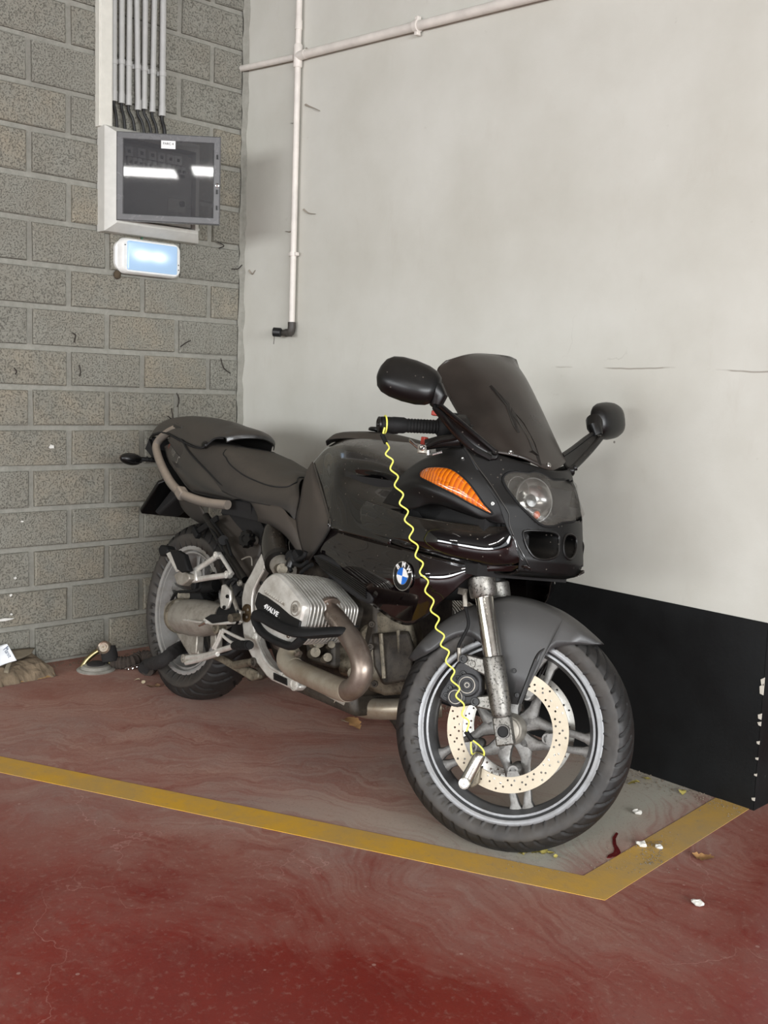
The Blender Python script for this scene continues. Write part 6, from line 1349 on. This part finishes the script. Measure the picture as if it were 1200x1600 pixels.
for i, v in enumerate(mb.v):
    h, nn, _, _ = tpt.find_nearest(v); mb.v[i] = h + (nn if nn.dot(n) > 0 else -nn) * .0015
tpart('print', mb, plain('blue_grey_print', (70, 84, 108), .6), pa, ang=0)
LEAFC = [plain('dry_leaf_%s' % k, c, .85, var=.25) for k, c in (('tan', (170, 128, 82)), ('brown', (120, 92, 66)), ('yellow', (190, 176, 96)), ('pale', (206, 190, 160)))]
def leaf_mesh(seed, L, m, lobes=5):
    r = random.Random(seed); mb = MB(); n = 12; rows = []
    for i in range(n + 1):
        t = i / n; w = L * .34 * math.sin(math.pi * min(1, t * 1.02)) ** .8 * (1 + .28 * math.sin(t * math.pi * lobes * 2)) + .0004; z = L * .16 * math.sin(t * 3 + seed); c = r.uniform(.1, .35) * w
        rows.append([V(L * (t - .5), -w, z + c + .003), V(L * (t - .5), 0, z + .002), V(L * (t - .5), w, z + c * .8 + .003)])
    mb.grid(rows); zm = min(v.z for v in mb.v); mb.v = [v - V(0, 0, zm - .0006) for v in mb.v]; me = mb.mesh('leaf', m, 60); return me
lv = [(551, 1136, .075, 0, 'lobed tan dry leaf lying under the engine', None), (541, 1131, .05, 3, 'pale shrivelled leaf beside the tan leaf under the engine', None),
      (1098, 1342, .055, 0, 'curled orange tan leaf outside the yellow line near the wall end', None), (1011, 1219, .035, 2, 'yellow leaf scrap at the foot of the black dado', None), (990, 1227, .035, 2, 'yellow crumpled leaf close to the front tyre by the wall', None), (1066, 1240, .03, 2, 'small yellow leaf scrap at the wall near the end of the yellow line', None)]
for a, b, s in ((214, 1064, .022), (224, 1068, .022), (235, 1074, .03), (246, 1073, .03), (262, 1074, .024)): lv.append((a, b, s, 1 if s == .03 else 3, ['leftmost', 'second from the left', 'middle, darker', 'fourth from the left', 'rightmost'][len(lv) - 6] + ' dry leaf scrap on the floor before the rear wheel', 'dry leaf scraps by the rear wheel'))
for a, b, s in ((814, 1337, .022), (826, 1334, .026), (838, 1336, .03), (850, 1333, .026), (860, 1334, .02), (868, 1340, .014)): lv.append((a, b, s, 2, ['leftmost', 'second from the left', 'third from the left', 'fourth from the left', 'fifth from the left', 'rightmost, tiniest'][len(lv) - 11] + ' yellow leaf scrap at the foot of the front tyre', 'yellow leaf scraps under the front tyre'))
for i, (a, b, s, c, lab, g) in enumerate(lv):
    o = link('dry_leaf', leaf_mesh(i + 1, s, LEAFC[c]), None, lab, 'leaf', g); o.location = F(a, b) + V(0, 0, .0004); o.rotation_euler = (0, 0, i * 1.7)
CH = plain('plaster_chip', (214, 212, 204), .9, bump=.5, bsc=90)
for i, (a, b, s, lab) in enumerate([(996, 1272, .016, 'white plaster chip between the front tyre and the yellow line'), (1003, 1323, .017, 'white plaster chip on the worn inner edge of the yellow line'), (1029, 1326, .012, 'smaller white plaster chip on the yellow line'), (1090, 1415, .016, 'grey plaster chip on the red floor outside the line')]):
    r = random.Random(i + 20); mb = MB().ball((0, 0, s * .35), (s, s * .7, s * .4), 8); mb.v = [v * r.uniform(.75, 1.2) for v in mb.v]; zm = min(v.z for v in mb.v); mb.v = [v - V(0, 0, zm - .0004) for v in mb.v]
    o = link('plaster_chip', mb.mesh('chip', CH, 0), None, lab, 'chip'); o.location = F(a, b)
# dust-free red smear and crumbs of grit
RS_ = plain('bare_red_paint', (92, 28, 28), .25); sm = [(963, 1301), (966, 1303), (962, 1311), (963, 1320), (968, 1328), (970, 1333), (964, 1338), (953, 1341), (948, 1341), (950, 1337), (958, 1333), (960, 1328), (957, 1318), (957, 1309)]
obj('red_smear', MB().prism([F(a, b) for a, b in sm], VZ * .0015), RS_, fl, ang=0)
GR = plain('grit', (118, 108, 94), .95, var=.5, sc=400); mb = MB(); r = random.Random(11)
def crumb(p, s): mb.add([p + V(-s, -s * .6, 0), p + V(s, -s * .5, 0), p + V(r.uniform(-.3, .3) * s, s, 0), p + V(0, 0, s * r.uniform(.7, 1.3))], [(0, 2, 1), (0, 1, 3), (1, 2, 3), (2, 0, 3)])
for k in range(900):
    t = r.random(); d_ = abs(r.gauss(0, .05)) + .004; crumb(V(1.2 + 1.3 * t, -d_, .0004), r.uniform(.0008, .0032))
for k in range(700): crumb(V(.014 + abs(r.gauss(0, .035)), -1.5 * r.random(), .0004), r.uniform(.0008, .0035))
for k in range(260):
    p = F(r.uniform(780, 1060), r.uniform(1300, 1365)); crumb(p + V(0, 0, .0014), r.uniform(.0006, .0022))
for k in range(160):
    p = F(r.uniform(1000, 1035), r.uniform(1315, 1352)); crumb(p + V(0, 0, .0016), r.uniform(.0008, .0026))
obj('grit', mb, GR, None, 'loose grey grit and dust crumbs along the foot of the walls', 'grit', kind='stuff', ang=0)
